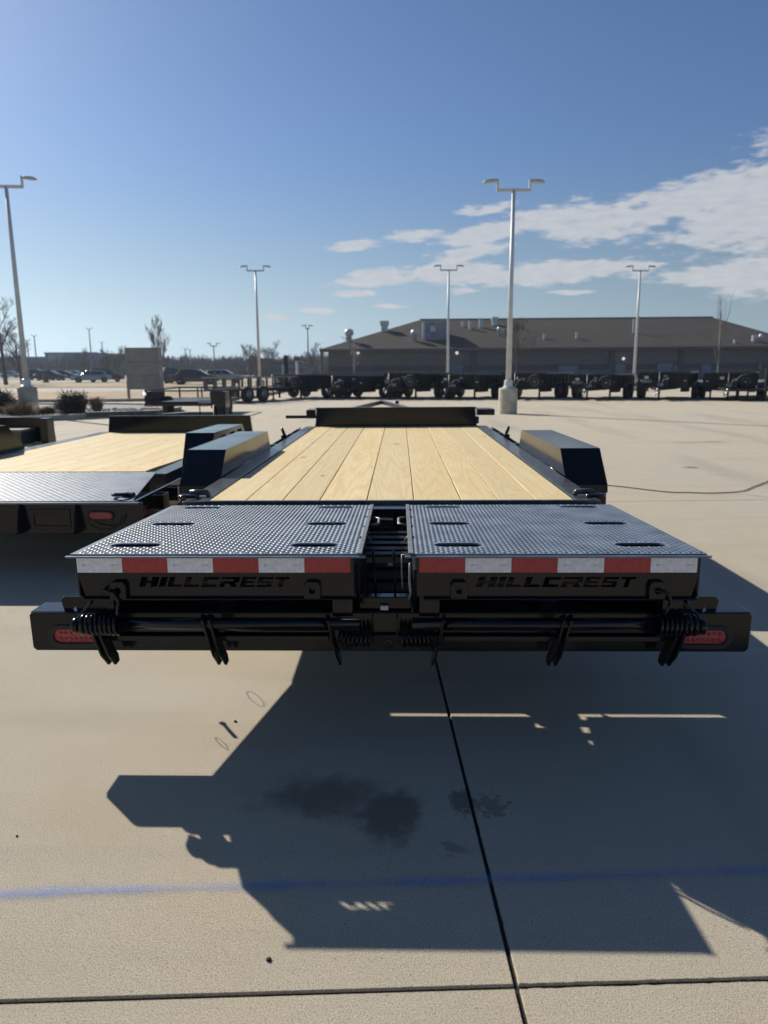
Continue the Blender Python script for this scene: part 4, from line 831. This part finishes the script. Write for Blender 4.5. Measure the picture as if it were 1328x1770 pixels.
def tree(name, base, h, spread, seed, label, mt='bark', mtw='twig', levels=4, r0=.12, up=.75, first=.25, grp=None, nb=5, twr=.006):
    rnd = random.Random(seed); o = empty(name, base, 0, label, 'tree', grp); B = Vector(base)
    trunk = MB(); crown = MB()
    def grow(p, d, length, r, lvl):
        n = 4; pts = [p]; dd = d.copy()
        for k in range(n):
            wv_ = .05 if lvl == 0 else .2; dd = (dd+Vector((rnd.uniform(-wv_, wv_), rnd.uniform(-wv_, wv_), rnd.uniform(0, .14)*up))).normalized(); pts.append(pts[-1]+dd*length/n)
        rr = [max(twr, r*(1-.55*k/n)) for k in range(n+1)]
        (trunk if lvl <= 0 else crown).tube(pts, rr, 6 if lvl == 0 else (4 if lvl < 3 else 3), caps=False)
        if lvl >= levels: return
        for i in range(nb+ (2 if lvl == 0 else 0)):
            f_ = rnd.uniform(first if lvl == 0 else .15, 1.0); k = min(n-1, int(f_*n)); q = pts[k].lerp(pts[k+1], f_*n-k)
            az_ = rnd.uniform(0, 6.283); sp_ = spread*rnd.uniform(.6, 1.2); out = Vector((math.cos(az_), math.sin(az_), 0))
            nd = (dd*(1-.3*sp_)+out*sp_+Vector((0, 0, .25*up))).normalized()
            grow(q, nd, length*rnd.uniform(.45, .72)*(1.15-f_*.45), r*(1-.5*f_)*.5, lvl+1)
    grow(B, Vector((0, 0, 1)), h*.72, r0, 0)
    trunk.build('trunk', mt, o, True, fixn=False); crown.build('crown', mtw, o, False, fixn=False); return o
p = at(8, 640, 72); tree('bare_tree', (p.x, 72, 0), 7.6, .85, 3, 'large spreading bare tree at the left edge behind the island', levels=4, nb=5, r0=.22, twr=.010)
p = at(36, 640, 76); tree('bare_tree', (p.x, 76, 0), 5.6, .85, 31, 'lower bare tree partly behind the left lamp post', levels=3, nb=7, r0=.16, twr=.010)
p = at(279, 640, 62); tree('bare_tree', (p.x, 62, 0), 5.2, .5, 4, 'narrow bare tree rising behind the grey sign board', levels=4, nb=5, r0=.09, up=1.3, twr=.007)
p = at(612, 650, 58); tree('bare_tree', (p.x, 58, 0), 3.8, .7, 5, 'small pale forked bare tree at the left end of the long building', 'barkpale', 'barkpale', levels=3, nb=5, r0=.07, twr=.007)
p = at(893, 655, 60); tree('bare_tree', (p.x, 60, 0), 5.1, .85, 6, 'dark bare tree just right of the near lamp post in front of the building', levels=4, nb=6, r0=.09, twr=.006)
p = at(1240, 655, 58); tree('bare_tree', (p.x, 58, 0), 7.6, .14, 12, 'tall thin upright bare tree in front of the right part of the building', 'barkpale', 'twig', levels=2, nb=5, r0=.06, up=2.2, first=.1, twr=.0035)
for i, (px, Y, h, lab) in enumerate(((150, 150, 5.4, 'hazy bare tree in front of the right end of the blue store'), (190, 120, 5.2, 'twiggy bare tree left of the grey sign board'), (205, 135, 5.8, 'bare tree just left of the grey sign board, behind the twiggy one'), (432, 120, 5.6, 'round bare tree left of the red-brown building'), (470, 140, 6.5, 'bare tree behind the red-brown building'), (540, 110, 5.0, 'bare tree close to the left end of the long building'))):
    p = at(px, 640, Y); tree('bare_tree', (p.x, Y, 0), h, .9, 20+i, lab, 'twigfar', 'twigfar', levels=3, nb=7, r0=.14, twr=.018, grp='bare trees on the horizon')
# tree line on the horizon: uncountable mass of winter twigs
rnd = random.Random(5); q = MB()
for k in range(720):
    px = rnd.uniform(-500, 640); Y = rnd.uniform(190, 330); p = at(px, 640, Y); hh = (5.2+2.6*mnoise.noise(Vector((px*.02, 1, 0)))+rnd.uniform(-.6, 1.0))*Y/250
    w = rnd.uniform(3, 6)*Y/250; nS = 26
    for m_ in range(nS):
        a = rnd.uniform(-1, 1); bx = p.x+a*w; top = hh*math.sqrt(max(.05, 1-a*a))*rnd.uniform(.75, 1.05)+.6
        ln = rnd.uniform(-.5, .5); wd = rnd.uniform(.08, .28)
        q.add([(bx-wd, Y+rnd.uniform(-1, 1), 0), (bx+wd, Y+rnd.uniform(-1, 1), 0), (bx+ln+wd*.3, Y, top), (bx+ln-wd*.3, Y, top*.98)], [(0, 1, 2, 3)])
q.build('far_tree_line', 'twigfar', None, False, 0, 'hazy winter tree line along the horizon at left', 'stuff', fixn=False)

# ------------------------------------------------------------------ sign board and planted island
SB = empty('sign_board', (at(248, 690, 33).x, 33, 0), label='large blank grey board seen from behind on short posts, left of centre', cat='sign')
a = at(216.5, 601, 33); c = at(280, 673, 33)
MB().box(a.x, c.x-.02, 32.9, 33.0, c.z, a.z).build('board', 'signback', SB, False, .01)
MB().box(c.x-.02, c.x+.10, 32.86, 33.04, c.z-.35, a.z+.01).build('side_post', 'kerb', SB, False, .01)
for px in (222, 262, 276): xx = at(px, 680, 33).x; MB().box(xx-.05, xx+.05, 33.01, 33.11, 0, c.z+.4).build('post', 'signback', SB)
for yy in (.33, .66): zz = c.z+(a.z-c.z)*yy; MB().box(a.x+.01, c.x-.03, 32.893, 32.8995, zz-.008, zz+.008).build('seam', 'band', SB)

IC = Vector((-13.6, 22.6, 0)); RX, RY = 6.2, 4.4
def isl(a, r=1.0):
    return Vector((IC.x+RX*r*math.cos(a), IC.y+RY*r*math.sin(a)+.10*(RX*r*math.cos(a)), 0))
q = MB(); n = 72
for k in range(n):
    a0, a1 = 2*math.pi*k/n, 2*math.pi*(k+1)/n
    o0, o1, i0, i1 = isl(a0, 1.03), isl(a1, 1.03), isl(a0), isl(a1)
    for z in (0,): pass
    u = Vector((0, 0, .15)); q.add([o0, o1, o1+u, o0+u, i1+u, i0+u, i1, i0], [(0,1,2,3),(3,2,4,5),(5,4,6,7)])
q.build('island_kerb', 'kerb', kind='structure', fixn=False)
q = MB(); q.add([isl(2*math.pi*k/n, 1.0)+Vector((0, 0, .10)) for k in range(n)], [tuple(range(n))]); q.build('island_bed', 'gravel', kind='structure', fixn=False)
rnd = random.Random(11); q = MB()
bm = bmesh.new(); bmesh.ops.create_icosphere(bm, subdivisions=1, radius=1); sv = [v.co.copy() for v in bm.verts]; sf = [[v.index for v in f.verts] for f in bm.faces]; bm.free()
for k in range(2600):
    a = rnd.uniform(0, 6.283); r = math.sqrt(rnd.uniform(.0, 1))*.97; p = isl(a, r)
    if p.y > 23.5: continue
    s_ = rnd.uniform(.03, .085); q.add([Vector((v.x*s_*rnd.uniform(.8, 1.3), v.y*s_, v.z*s_*.7))+p+Vector((0, 0, .11)) for v in sv], sf)
q.build('river_rock', 'gravel', None, False, 0, 'grey and pale river rocks covering the planted island', 'stuff', fixn=False)
def shrub(base, rx, rz, label, seed, n=5200, grp='dark evergreen shrubs in the island'):
    rnd = random.Random(seed); o = empty('evergreen_shrub', base, 0, label, 'shrub', grp); B = Vector(base); q = MB(); st = MB(); tips = []
    for k in range(26):
        a = rnd.uniform(0, 6.28); e = rnd.uniform(.1, 1.45); d = Vector((math.cos(a)*math.cos(e)*rx, math.sin(a)*math.cos(e)*rx, math.sin(e)*rz))*rnd.uniform(.72, 1.08)
        st.tube([B, B+d*.5+Vector((0, 0, .05)), B+d], [.016, .01, .004], 4, caps=False); tips.append(d)
    for k in range(n):
        d = tips[k % 26]; f_ = rnd.uniform(.35, 1.08); p = B+d*f_+Vector((rnd.gauss(0, .075), rnd.gauss(0, .075), rnd.gauss(0, .05)))
        if p.z < B.z: p.z = B.z+.02
        u = Vector((rnd.gauss(0, 1), rnd.gauss(0, 1), rnd.gauss(0, 1))).normalized()*rnd.uniform(.02, .05); w = (d.normalized()+Vector((rnd.gauss(0, .4), rnd.gauss(0, .4), rnd.gauss(0, .4)))).normalized()*rnd.uniform(.03, .08)
        q.add([p-u*.4, p+u*.4, p+w], [(0, 1, 2)])
    q.build('foliage', 'juniper', o, False, fixn=False); st.build('stem', 'bark', o, False, fixn=False)
def tuft(base, h, r, label, seed, n=900, grp='dry grass tufts in the island'):
    rnd = random.Random(seed); o = MB(); B = Vector(base)
    for k in range(n):
        a = rnd.uniform(0, 6.28); rr = r*rnd.random(); out = Vector((math.cos(a), math.sin(a), 0)); hh = h*rnd.uniform(.5, 1.1); b0 = B+out*rr*.35
        p1 = b0+out*rr*.4+Vector((0, 0, hh*.6)); p2 = b0+out*rr*1.1+Vector((0, 0, hh)); s_ = Vector((-out.y, out.x, 0))*.006
        o.add([b0-s_, b0+s_, p1+s_, p1-s_, p2], [(0, 1, 2, 3), (3, 2, 4)])
    x_ = o.build('grass_tuft', 'drygrass', None, False, fixn=False); tag(x_, label, 'ornamental grass', grp)
def gp(px, Y, z=.1): p = at(px, 690, Y); return (p.x, Y, z)
shrub(gp(122, 20.9), .62, .60, 'broad dark evergreen shrub right of the left lamp post base', 1)
shrub(gp(2, 21.0), .62, .62, 'dark evergreen shrub at the left edge of the picture', 2)
tuft(gp(38, 20.0), .42, .45, 'brown dry grass tuft in front of the left lamp post base', 3)
tuft(gp(80, 20.6), .25, .38, 'low dry grass tuft between the lamp post base and the broad shrub', 4)
tuft(gp(167, 21.4), .48, .26, 'upright reddish dry grass tuft at the right end of the island', 5)
tuft(gp(22, 20.2), .30, .35, 'pale dry grass tuft beside the shrub at the left edge', 6)
tuft(gp(140, 21.3), .55, .20, 'thin dry grass tuft rising behind the broad shrub', 7)

# ------------------------------------------------------------------ utility trailer behind the left one
UY = 20.6; X = lambda px: at(px, 700, UY).x
Z = lambda py: at(320, py, UY).z
U = empty('utility_trailer', (X(320), UY, 0), label='small flat utility trailer with an open tube rail, seen from behind near the island', cat='trailer')
MB().box(X(252), X(372), UY, UY+3.2, Z(700), Z(694)).build('deck', 'blackfar', U, False, .01)
MB().box(X(250), X(374), UY-.04, UY-.003, Z(702), Z(697)).build('rear_sill', 'black', U, False, .01)
for s_, pa in ((0, 268), (1, 376)):
    wc = (X(pa), UY+1.2, .29); w_ = MB().lathe([(.17, -.1), (.27, -.1), (.29, -.04), (.29, .04), (.27, .1), (.17, .1)], wc, 'x', 20).build('wheel', 'tyre', U, True)
    MB().lathe([(.04, -.1), (.16, -.09), (.17, .09), (.04, .1)], wc, 'x', 14).build('rim', 'blackfar', w_, True)
q = MB()
zt = Z(674.5)
for xx in (X(253), X(371)): q.bar((xx, UY, zt), (xx, UY+3.2, zt), .05, .05)
q.bar((X(253), UY+3.2, zt), (X(371), UY+3.2, zt), .05, .05); q.bar((X(262), UY+.02, Z(675.5)), (X(385), UY+.02, Z(675.5)), .04, .045); q.build('top_rail', 'rail', U, False, .005)
for xx, yy in ((253, 0), (253, 1.6), (253, 3.2), (371, 0), (371, 1.6), (371, 3.2)): MB().bar((X(xx), UY+yy+.03, Z(694)), (X(xx), UY+yy+.03, zt), .045, .045).build('rail_post', 'blackfar', U)
for px in (290, 298, 323, 347): MB().bar((X(px), UY+3.18, Z(694)), (X(px), UY+3.18, zt), .04, .04).build('rail_post', 'blackfar', U)
MB().box(X(365), X(391), UY-.05, UY+.5, Z(706), Z(677)).build('fender_box', 'black', U, False, .02); MB().box(X(374), X(390), UY-.02, UY+.4, .02, Z(706)-.003).build('prop_leg', 'blackfar', U, False, .01)
MB().box(X(246), X(262), UY+.2, UY+1.2, Z(698), Z(677)).build('tail_gate_stack', 'blackfar', U, False, .02)
MB().box(X(344), X(366), UY-.06, UY-.045, Z(697), Z(692)).build('number_plate', 'storepale', U); 
for px in (260, 356): MB().box(X(px-5), X(px+5), UY-.065, UY-.05, Z(702.5), Z(699.5)).build('tail_lamp', 'lens', U)
MB().lathe([(.02, -.02), (.05, 0), (.02, .02)], (X(252.5), UY-.06, Z(680.5)), 'y', 10).build('marker_lamp', 'lampglass', U, True)
MB().tube([(X(346), UY-.05, Z(700)), (X(346), UY-.05, 0)], .02, 6).build('prop', 'blackfar', U)

# ------------------------------------------------------------------ row of dump trailers (prototype faces -Y, origin on the ground at the front axle line)
def dump_proto():
    o = empty('dump_trailer', (0, 0, 0)); w = .98
    bd = MB(); bd.box(-w, w, 0, 3.7, .50, .66)
    for s_ in (-1, 1): a, b_ = sorted((s_*w, s_*(w-.04))); bd.box(a, b_, .041, 3.659, .662, 1.14)
    bd.box(-w, w, 0, .04, .662, 1.16); bd.box(-w, w, 3.66, 3.70, .662, 1.12); bd = bd.build('dump_body', 'blackfar', o, False, .01)
    for s_ in (-1, 1):
        MB().box(*sorted((s_*(w-.3), s_*(w-.02))), .1, .95, .34, .499).build('side_box', 'blackfar', bd, False, .01)
        for k in range(7): yy = .15+k*.56; MB().box(*sorted((s_*(w+.002), s_*(w+.05))), yy, yy+.07, .64, 1.10).build('side_stake', 'blackfar', bd)
        MB().box(*sorted((s_*(w-.05), s_*(w+.06))), -.03, 3.72, 1.145, 1.20).build('top_rail', 'rail', bd, False, .01)
    for xx in (-.6, 0, .6): MB().box(xx-.04, xx+.04, -.045, -.003, .64, 1.14).build('front_stake', 'blackfar', bd)
    MB().box(-w, w, -.05, .05, 1.165, 1.215).build('front_rail', 'rail', bd, False, .01)
    q = MB()
    for s_ in (-1, 1): q.bar((s_*.45, 3.6, .52), (s_*.45, 0, .52), .07, .14); q.bar((s_*.45, 0, .52), (s_*.06, -1.3, .50), .07, .12)
    q.build('frame', 'blackfar', o)
    bx = MB().box(-.30, .30, -.65, -.12, .46, .84).build('pump_box', 'black', o, False, .015); MB().box(-.12, .10, -.66, -.652, .60, .72).build('decal', 'storepale', bx)
    sp = MB().lathe([(.2, -.09), (.31, -.1), (.335, 0), (.31, .1), (.2, .09)], (.58, -.20, .80), 'y', 20).build('spare_wheel', 'tyre', o, True); MB().lathe([(.03, -.108), (.10, -.07), (.19, -.10), (.19, .06)], (.58, -.20, .80), 'y', 14).build('rim', 'rim', sp, True)
    MB().box(-.82, -.42, -.16, -.05, .72, .86).build('tarp_roller', 'signback', bd, False, .02)
    MB().box(-.72, -.56, -.175, -.161, .90, 1.02).build('warning_decal', 'whitepaint', bd); MB().box(.02, .16, -.06, -.048, .98, 1.06).build('warning_decal', 'storepale', bd)
    MB().tube([(.2, -.5, .84), (.3, -.7, .96), (.15, -.95, .90), (.02, -1.1, .60)], .018, 6).build('breakaway_cable', 'signback', o, True)
    MB().tube([(-.2, -.9, .5), (-.12, -1.15, .22), (0, -1.38, .42)], .022, 6).build('safety_chain', 'steel', o, True)
    for s_ in (-1, 1): MB().bar((s_*.7, .06, .5), (s_*.7, .06, .04), .07, .07).build('drop_leg', 'blackfar', o)
    MB().tube([(0, -1.02, .03), (0, -1.02, 1.2)], .04, 8).build('jack', 'blackfar', o, True); MB().box(-.08, .08, -1.10, -.94, 0, .03).build('jack_foot', 'blackfar', o)
    MB().bar((-.0, -1.02, 1.18), (.22, -1.05, 1.22), .03, .03).build('jack_handle', 'rail', o)
    MB().lathe([(.03, -.16), (.05, -.12), (.05, 0), (.02, .02)], (0, -1.42, .52), 'z', 10).build('coupler', 'steel', o, True)
    for s_ in (-1, 1):
        f_ = MB(); f_.box(*sorted((s_*1.0, s_*1.22)), 1.0, 2.75, .72, .735); f_.prism([(.8, .58), (1.0, .735), (1.0, .72), (.82, .575)], 'x', *sorted((s_*1.0, s_*1.22))); f_.prism([(2.95, .58), (2.75, .735), (2.75, .72), (2.93, .575)], 'x', *sorted((s_*1.0, s_*1.22)))
        f_.build('fender', 'rail', o)
        for wy in (1.42, 2.28):
            wc = (s_*1.11, wy, .34); w_ = MB().lathe([(.2, -.1), (.32, -.1), (.34, -.05), (.34, .05), (.32, .1), (.2, .1)], wc, 'x', 20).build('wheel', 'tyre', o, True)
            MB().lathe([(.03, -.107*1), (.07, -.10), (.14, -.06), (.19, -.102), (.2, -.09), (.2, .09), (.19, .102), (.14, .06), (.07, .10), (.03, .107)], wc, 'x', 16).build('rim', 'rim', w_, True)
    for xx in (-.85, .85): MB().box(xx-.05, xx+.05, -.062, -.052, .80, .84).build('marker', 'whitepaint', bd)
    return o
proto = dump_proto()
DT = [(500, 33.5, 36, 'first dump trailer right of the ribbed flatbed, behind the dark upright post'), (600, 33.2, 34, 'dump trailer in front of the left end of the long building'), (695, 32.6, 33, 'dump trailer with a bright top rail straight behind the headboard'),
      (795, 32.2, 31, 'dump trailer below the middle lamp post'), (905, 31.6, 30, 'dump trailer partly hidden by the near lamp post base'), (1025, 31.0, 28, 'dump trailer right of the near lamp post'),
      (1145, 30.4, 27, 'dump trailer below the right-hand lamp post, with a raised handle'), (1260, 30.0, 26, 'dump trailer under the tall thin tree'), (1375, 29.6, 25, 'dump trailer cut by the right edge of the picture')]
for i, (px, Y, an, lab) in enumerate(DT):
    o = proto if i == 0 else copy_tree(proto)
    p = at(px, 680, Y); o.location = (p.x, Y, 0); o.rotation_euler = (0, 0, rad(-an)+rad(0)); tag(o, 'black '+lab, 'trailer', 'row of black dump trailers'); o.scale = (1, 1, (.93, .88, .97, .91, .95, .89, .96, .92, .94)[i])
drop = {1: ('spare_wheel',), 3: ('tarp_roller', 'spare_wheel'), 4: ('pump_box',), 6: ('spare_wheel', 'drop_leg'), 7: ('tarp_roller',), 8: ('spare_wheel',)}
for i, o in enumerate([x_ for x_ in bpy.data.objects if x_.parent is None and x_.name.startswith('dump_trailer')]):
    for nm in [c.name for c in o.children_recursive if c.name.split('.')[0] in drop.get(i, ())]:
        c = bpy.data.objects.get(nm)
        if c is None: continue
        for gn in [g_.name for g_ in c.children]: bpy.data.objects.remove(bpy.data.objects[gn])
        bpy.data.objects.remove(c)
    if i % 3 == 1:
        for c in o.children_recursive:
            if c.name.startswith('warning_decal'): c.location.x += .35
# ribbed trailer at the left end of the row
RY_ = 31.0; o = empty('ribbed_trailer', (at(425, 680, RY_).x, RY_, 0), rad(-28), 'ribbed flatbed trailer with pale stakes, first at the left end of the far row', 'trailer')
WL[o] = Vector((0, 0, 0))
MB().box(-.9, .9, -1.6, 2.2, .50, .58).build('deck', 'blackfar', o)
for s_ in (-1, 1):
    MB().box(*sorted((s_*.9, s_*.98)), -1.6, 2.2, 1.00, 1.06).build('top_rail', 'signback', o)
    for k in range(7): yy = -1.55+k*.6; MB().box(*sorted((s_*.91, s_*.96)), yy, yy+.09, .58, .998).build('stake', 'band', o)
for k in range(4): xx = -.85+k*.5; MB().box(xx, xx+.2, -1.64, -1.602, .56, .999).build('front_stake', 'band', o)
MB().box(-.96, .96, -1.66, -1.603, 1.001, 1.07).build('front_rail', 'signback', o)
for s_ in (-1, 1):
    for wy in (-.9, .1):
        w_ = MB().lathe([(.2, -.1), (.32, -.1), (.34, 0), (.32, .1), (.2, .1)], (s_*.85, wy, .34), 'x', 20).build('wheel', 'tyre', o, True); MB().lathe([(.03, -.107), (.19, -.104), (.19, .104), (.03, .107)], (s_*.85, wy, .34), 'x', 16).build('rim', 'rim', w_, True)
# low rail along the right end of the row
o = empty('flatbed_trailer', (at(1322, 690, 28.6).x, 28.6, 0), 0, 'low flatbed with a bare steel leg at the right edge of the picture', 'trailer')
MB().box(at(1262, 680, 28.6).x, at(1440, 680, 28.6).x, 28.6, 30.4, .38, .47).build('deck', 'blackfar', o, False, .01); MB().bar((at(1323, 680, 28.5).x, 28.5, 0), (at(1323, 680, 28.5).x, 28.5, 1.25), .09, .09).build('leg', 'blackfar', o)
MB().bar((at(1262, 680, 28.55).x, 28.55, .2), (at(1440, 680, 28.55).x, 28.55, .2), .05, .06).build('lower_rail', 'blackfar', o)
for px in (1275, 1420): MB().bar((at(px, 680, 29.5).x, 29.5, 0), (at(px, 680, 29.5).x, 29.5, .38), .1, .1).build('leg', 'blackfar', o)

# ------------------------------------------------------------------ parked cars
def car(px, Y, py_unused, rz, colr, label, suv=False, L_=4.5):
    p = at(px, 650, Y); o = empty('parked_car', (0, 0, 0)); h = 1.66 if suv else 1.42
    m = bpy.data.materials.get('car_paint_%s' % (colr,)) or mat('car_paint_%s' % (colr,), colr, .3, .3, .5)
    belt = .98 if suv else .90; wd = .9
    low = [(-2.2, .35), (-2.25, .62), (-2.1, .80), (-1.1, belt), (1.7, belt+.02), (2.15, belt-.03), (2.25, .6), (2.2, .35), (1.75, .32), (1.70, .55), (1.4, .68), (1.1, .55), (1.05, .30), (-1.05, .30), (-1.1, .55), (-1.4, .68), (-1.7, .55), (-1.75, .32)]
    cab = [(-1.15, belt), (-.45, h-.06), (-.1, h), (1.0, h), (1.4, h-.05), (2.0 if suv else 1.75, belt+.02)]
    q = MB(); q.prism(low, 'y', -wd, wd)
    for v in q.v: v.y *= 1-.10*max(0, abs(v.x)-1.6)
    b_ = q.build('body', m, o, False, .04)
    q = MB(); q.prism(cab, 'y', -wd+.06, wd-.06)
    for v in q.v: v.y *= 1-.28*max(0, v.z-belt)
    rf_ = q.build('roof', m, o, False, .03)
    for s_ in (-1, 1):
        for seg in ([(-.98, belt+.03), (-.42, h-.13), (-.05, h-.10), (-.05, belt+.03)], [(.02, belt+.03), (.02, h-.10), (.95, h-.11), (1.25, h-.14), (1.5 if not suv else 1.7, belt+.04)]):
            q = MB(); q.prism(seg, 'y', *sorted((s_*(wd-.058), s_*(wd-.045))))
            for v in q.v: v.y *= 1-.28*max(0, v.z-belt)
            q.build('window', 'glass', rf_)
        for wx in (-1.4, 1.4):
            w_ = MB().lathe([(.2, -.1), (.31, -.1), (.33, 0), (.31, .1), (.2, .1)], (wx, s_*.80, .33), 'y', 18).build('wheel', 'tyre', o, True); MB().lathe([(.03, -.11), (.2, -.104), (.2, .104), (.03, .11)], (wx, s_*.80, .33), 'y', 12).build('rim', 'rim', w_, True)
        MB().cb((-2.2, s_*.66, .66), (.14, .3, .12)).build('headlight', 'glass', b_); MB().cb((2.2, s_*.66, .72), (.12, .26, .12)).build('tail_light', 'lens', b_)
    q = MB(); q.prism([(-1.12, belt+.02), (-.47, h-.10), (-.50, h-.07), (-1.17, belt+.05)], 'y', -.72, .72); q.build('windscreen', 'glass', rf_)
    o.location = (p.x, Y, 0); o.rotation_euler = (0, 0, rz); return tag(o, label, 'car', 'parked cars beyond the lot')
car(339, 68, 0, rad(188), (.035, .045, .06), 'dark blue parked car, side on, right of the grey sign board')
car(384, 74, 0, rad(190), (.35, .37, .38), 'silver parked car partly behind the ribbed trailer')
car(292, 76, 0, rad(250), (.06, .08, .11), 'dark parked car end on, just right of the grey sign board', True)
car(158, 84, 0, rad(20), (.26, .32, .36), 'silver-blue parked car left of the grey sign board')
car(182, 88, 0, rad(200), (.10, .04, .035), 'dark red parked car just left of the grey sign board', True)
car(88, 104, 0, rad(184), (.03, .035, .045), 'dark parked car right of the left lamp post')
car(112, 108, 0, rad(182), (.05, .055, .065), 'dark grey parked car, right one of the pair by the left lamp post')
car(66, 112, 0, rad(182), (.045, .055, .07), 'dark parked car half hidden by the left lamp post', True)
car(131, 150, 0, rad(180), (.6, .6, .6), 'white car glinting in front of the blue store')
car(20, 150, 0, rad(180), (.4, .42, .44), 'pale parked car at the left edge in front of the store')
RB = empty('drum_barrel', (at(79, 655, 88).x, 88, 0), label='small red barrel standing on the dry grass right of the left lamp post', cat='barrel')
MB().lathe([(.30, 0), (.30, .9), (.22, .95)], WL[RB], 'z', 14).build('drum', 'brick', RB, True); MB().lathe([(.42, 0), (.42, .1), (.35, .14)], WL[RB], 'z', 14).build('base_ring', 'rubber', RB)

# ------------------------------------------------------------------ haze
hm = bpy.data.materials.new('thin_haze'); hm.use_nodes = True; hm.node_tree.nodes.clear(); ho = hm.node_tree.nodes.new('ShaderNodeOutputMaterial'); hv = hm.node_tree.nodes.new('ShaderNodeVolumePrincipled')
hv.inputs['Color'].default_value = (.72, .84, 1, 1); hv.inputs['Density'].default_value = .00038; hv.inputs['Anisotropy'].default_value = .3; hm.node_tree.links.new(hv.outputs[0], ho.inputs['Volume'])
MB().box(-1520, 1520, -70, 2620, -1.1, 16).build('haze', hm, None, False, 0, 'thin pale blue air over the lot and the distance', 'stuff')

# ------------------------------------------------------------------ render
S.render.engine = 'CYCLES'
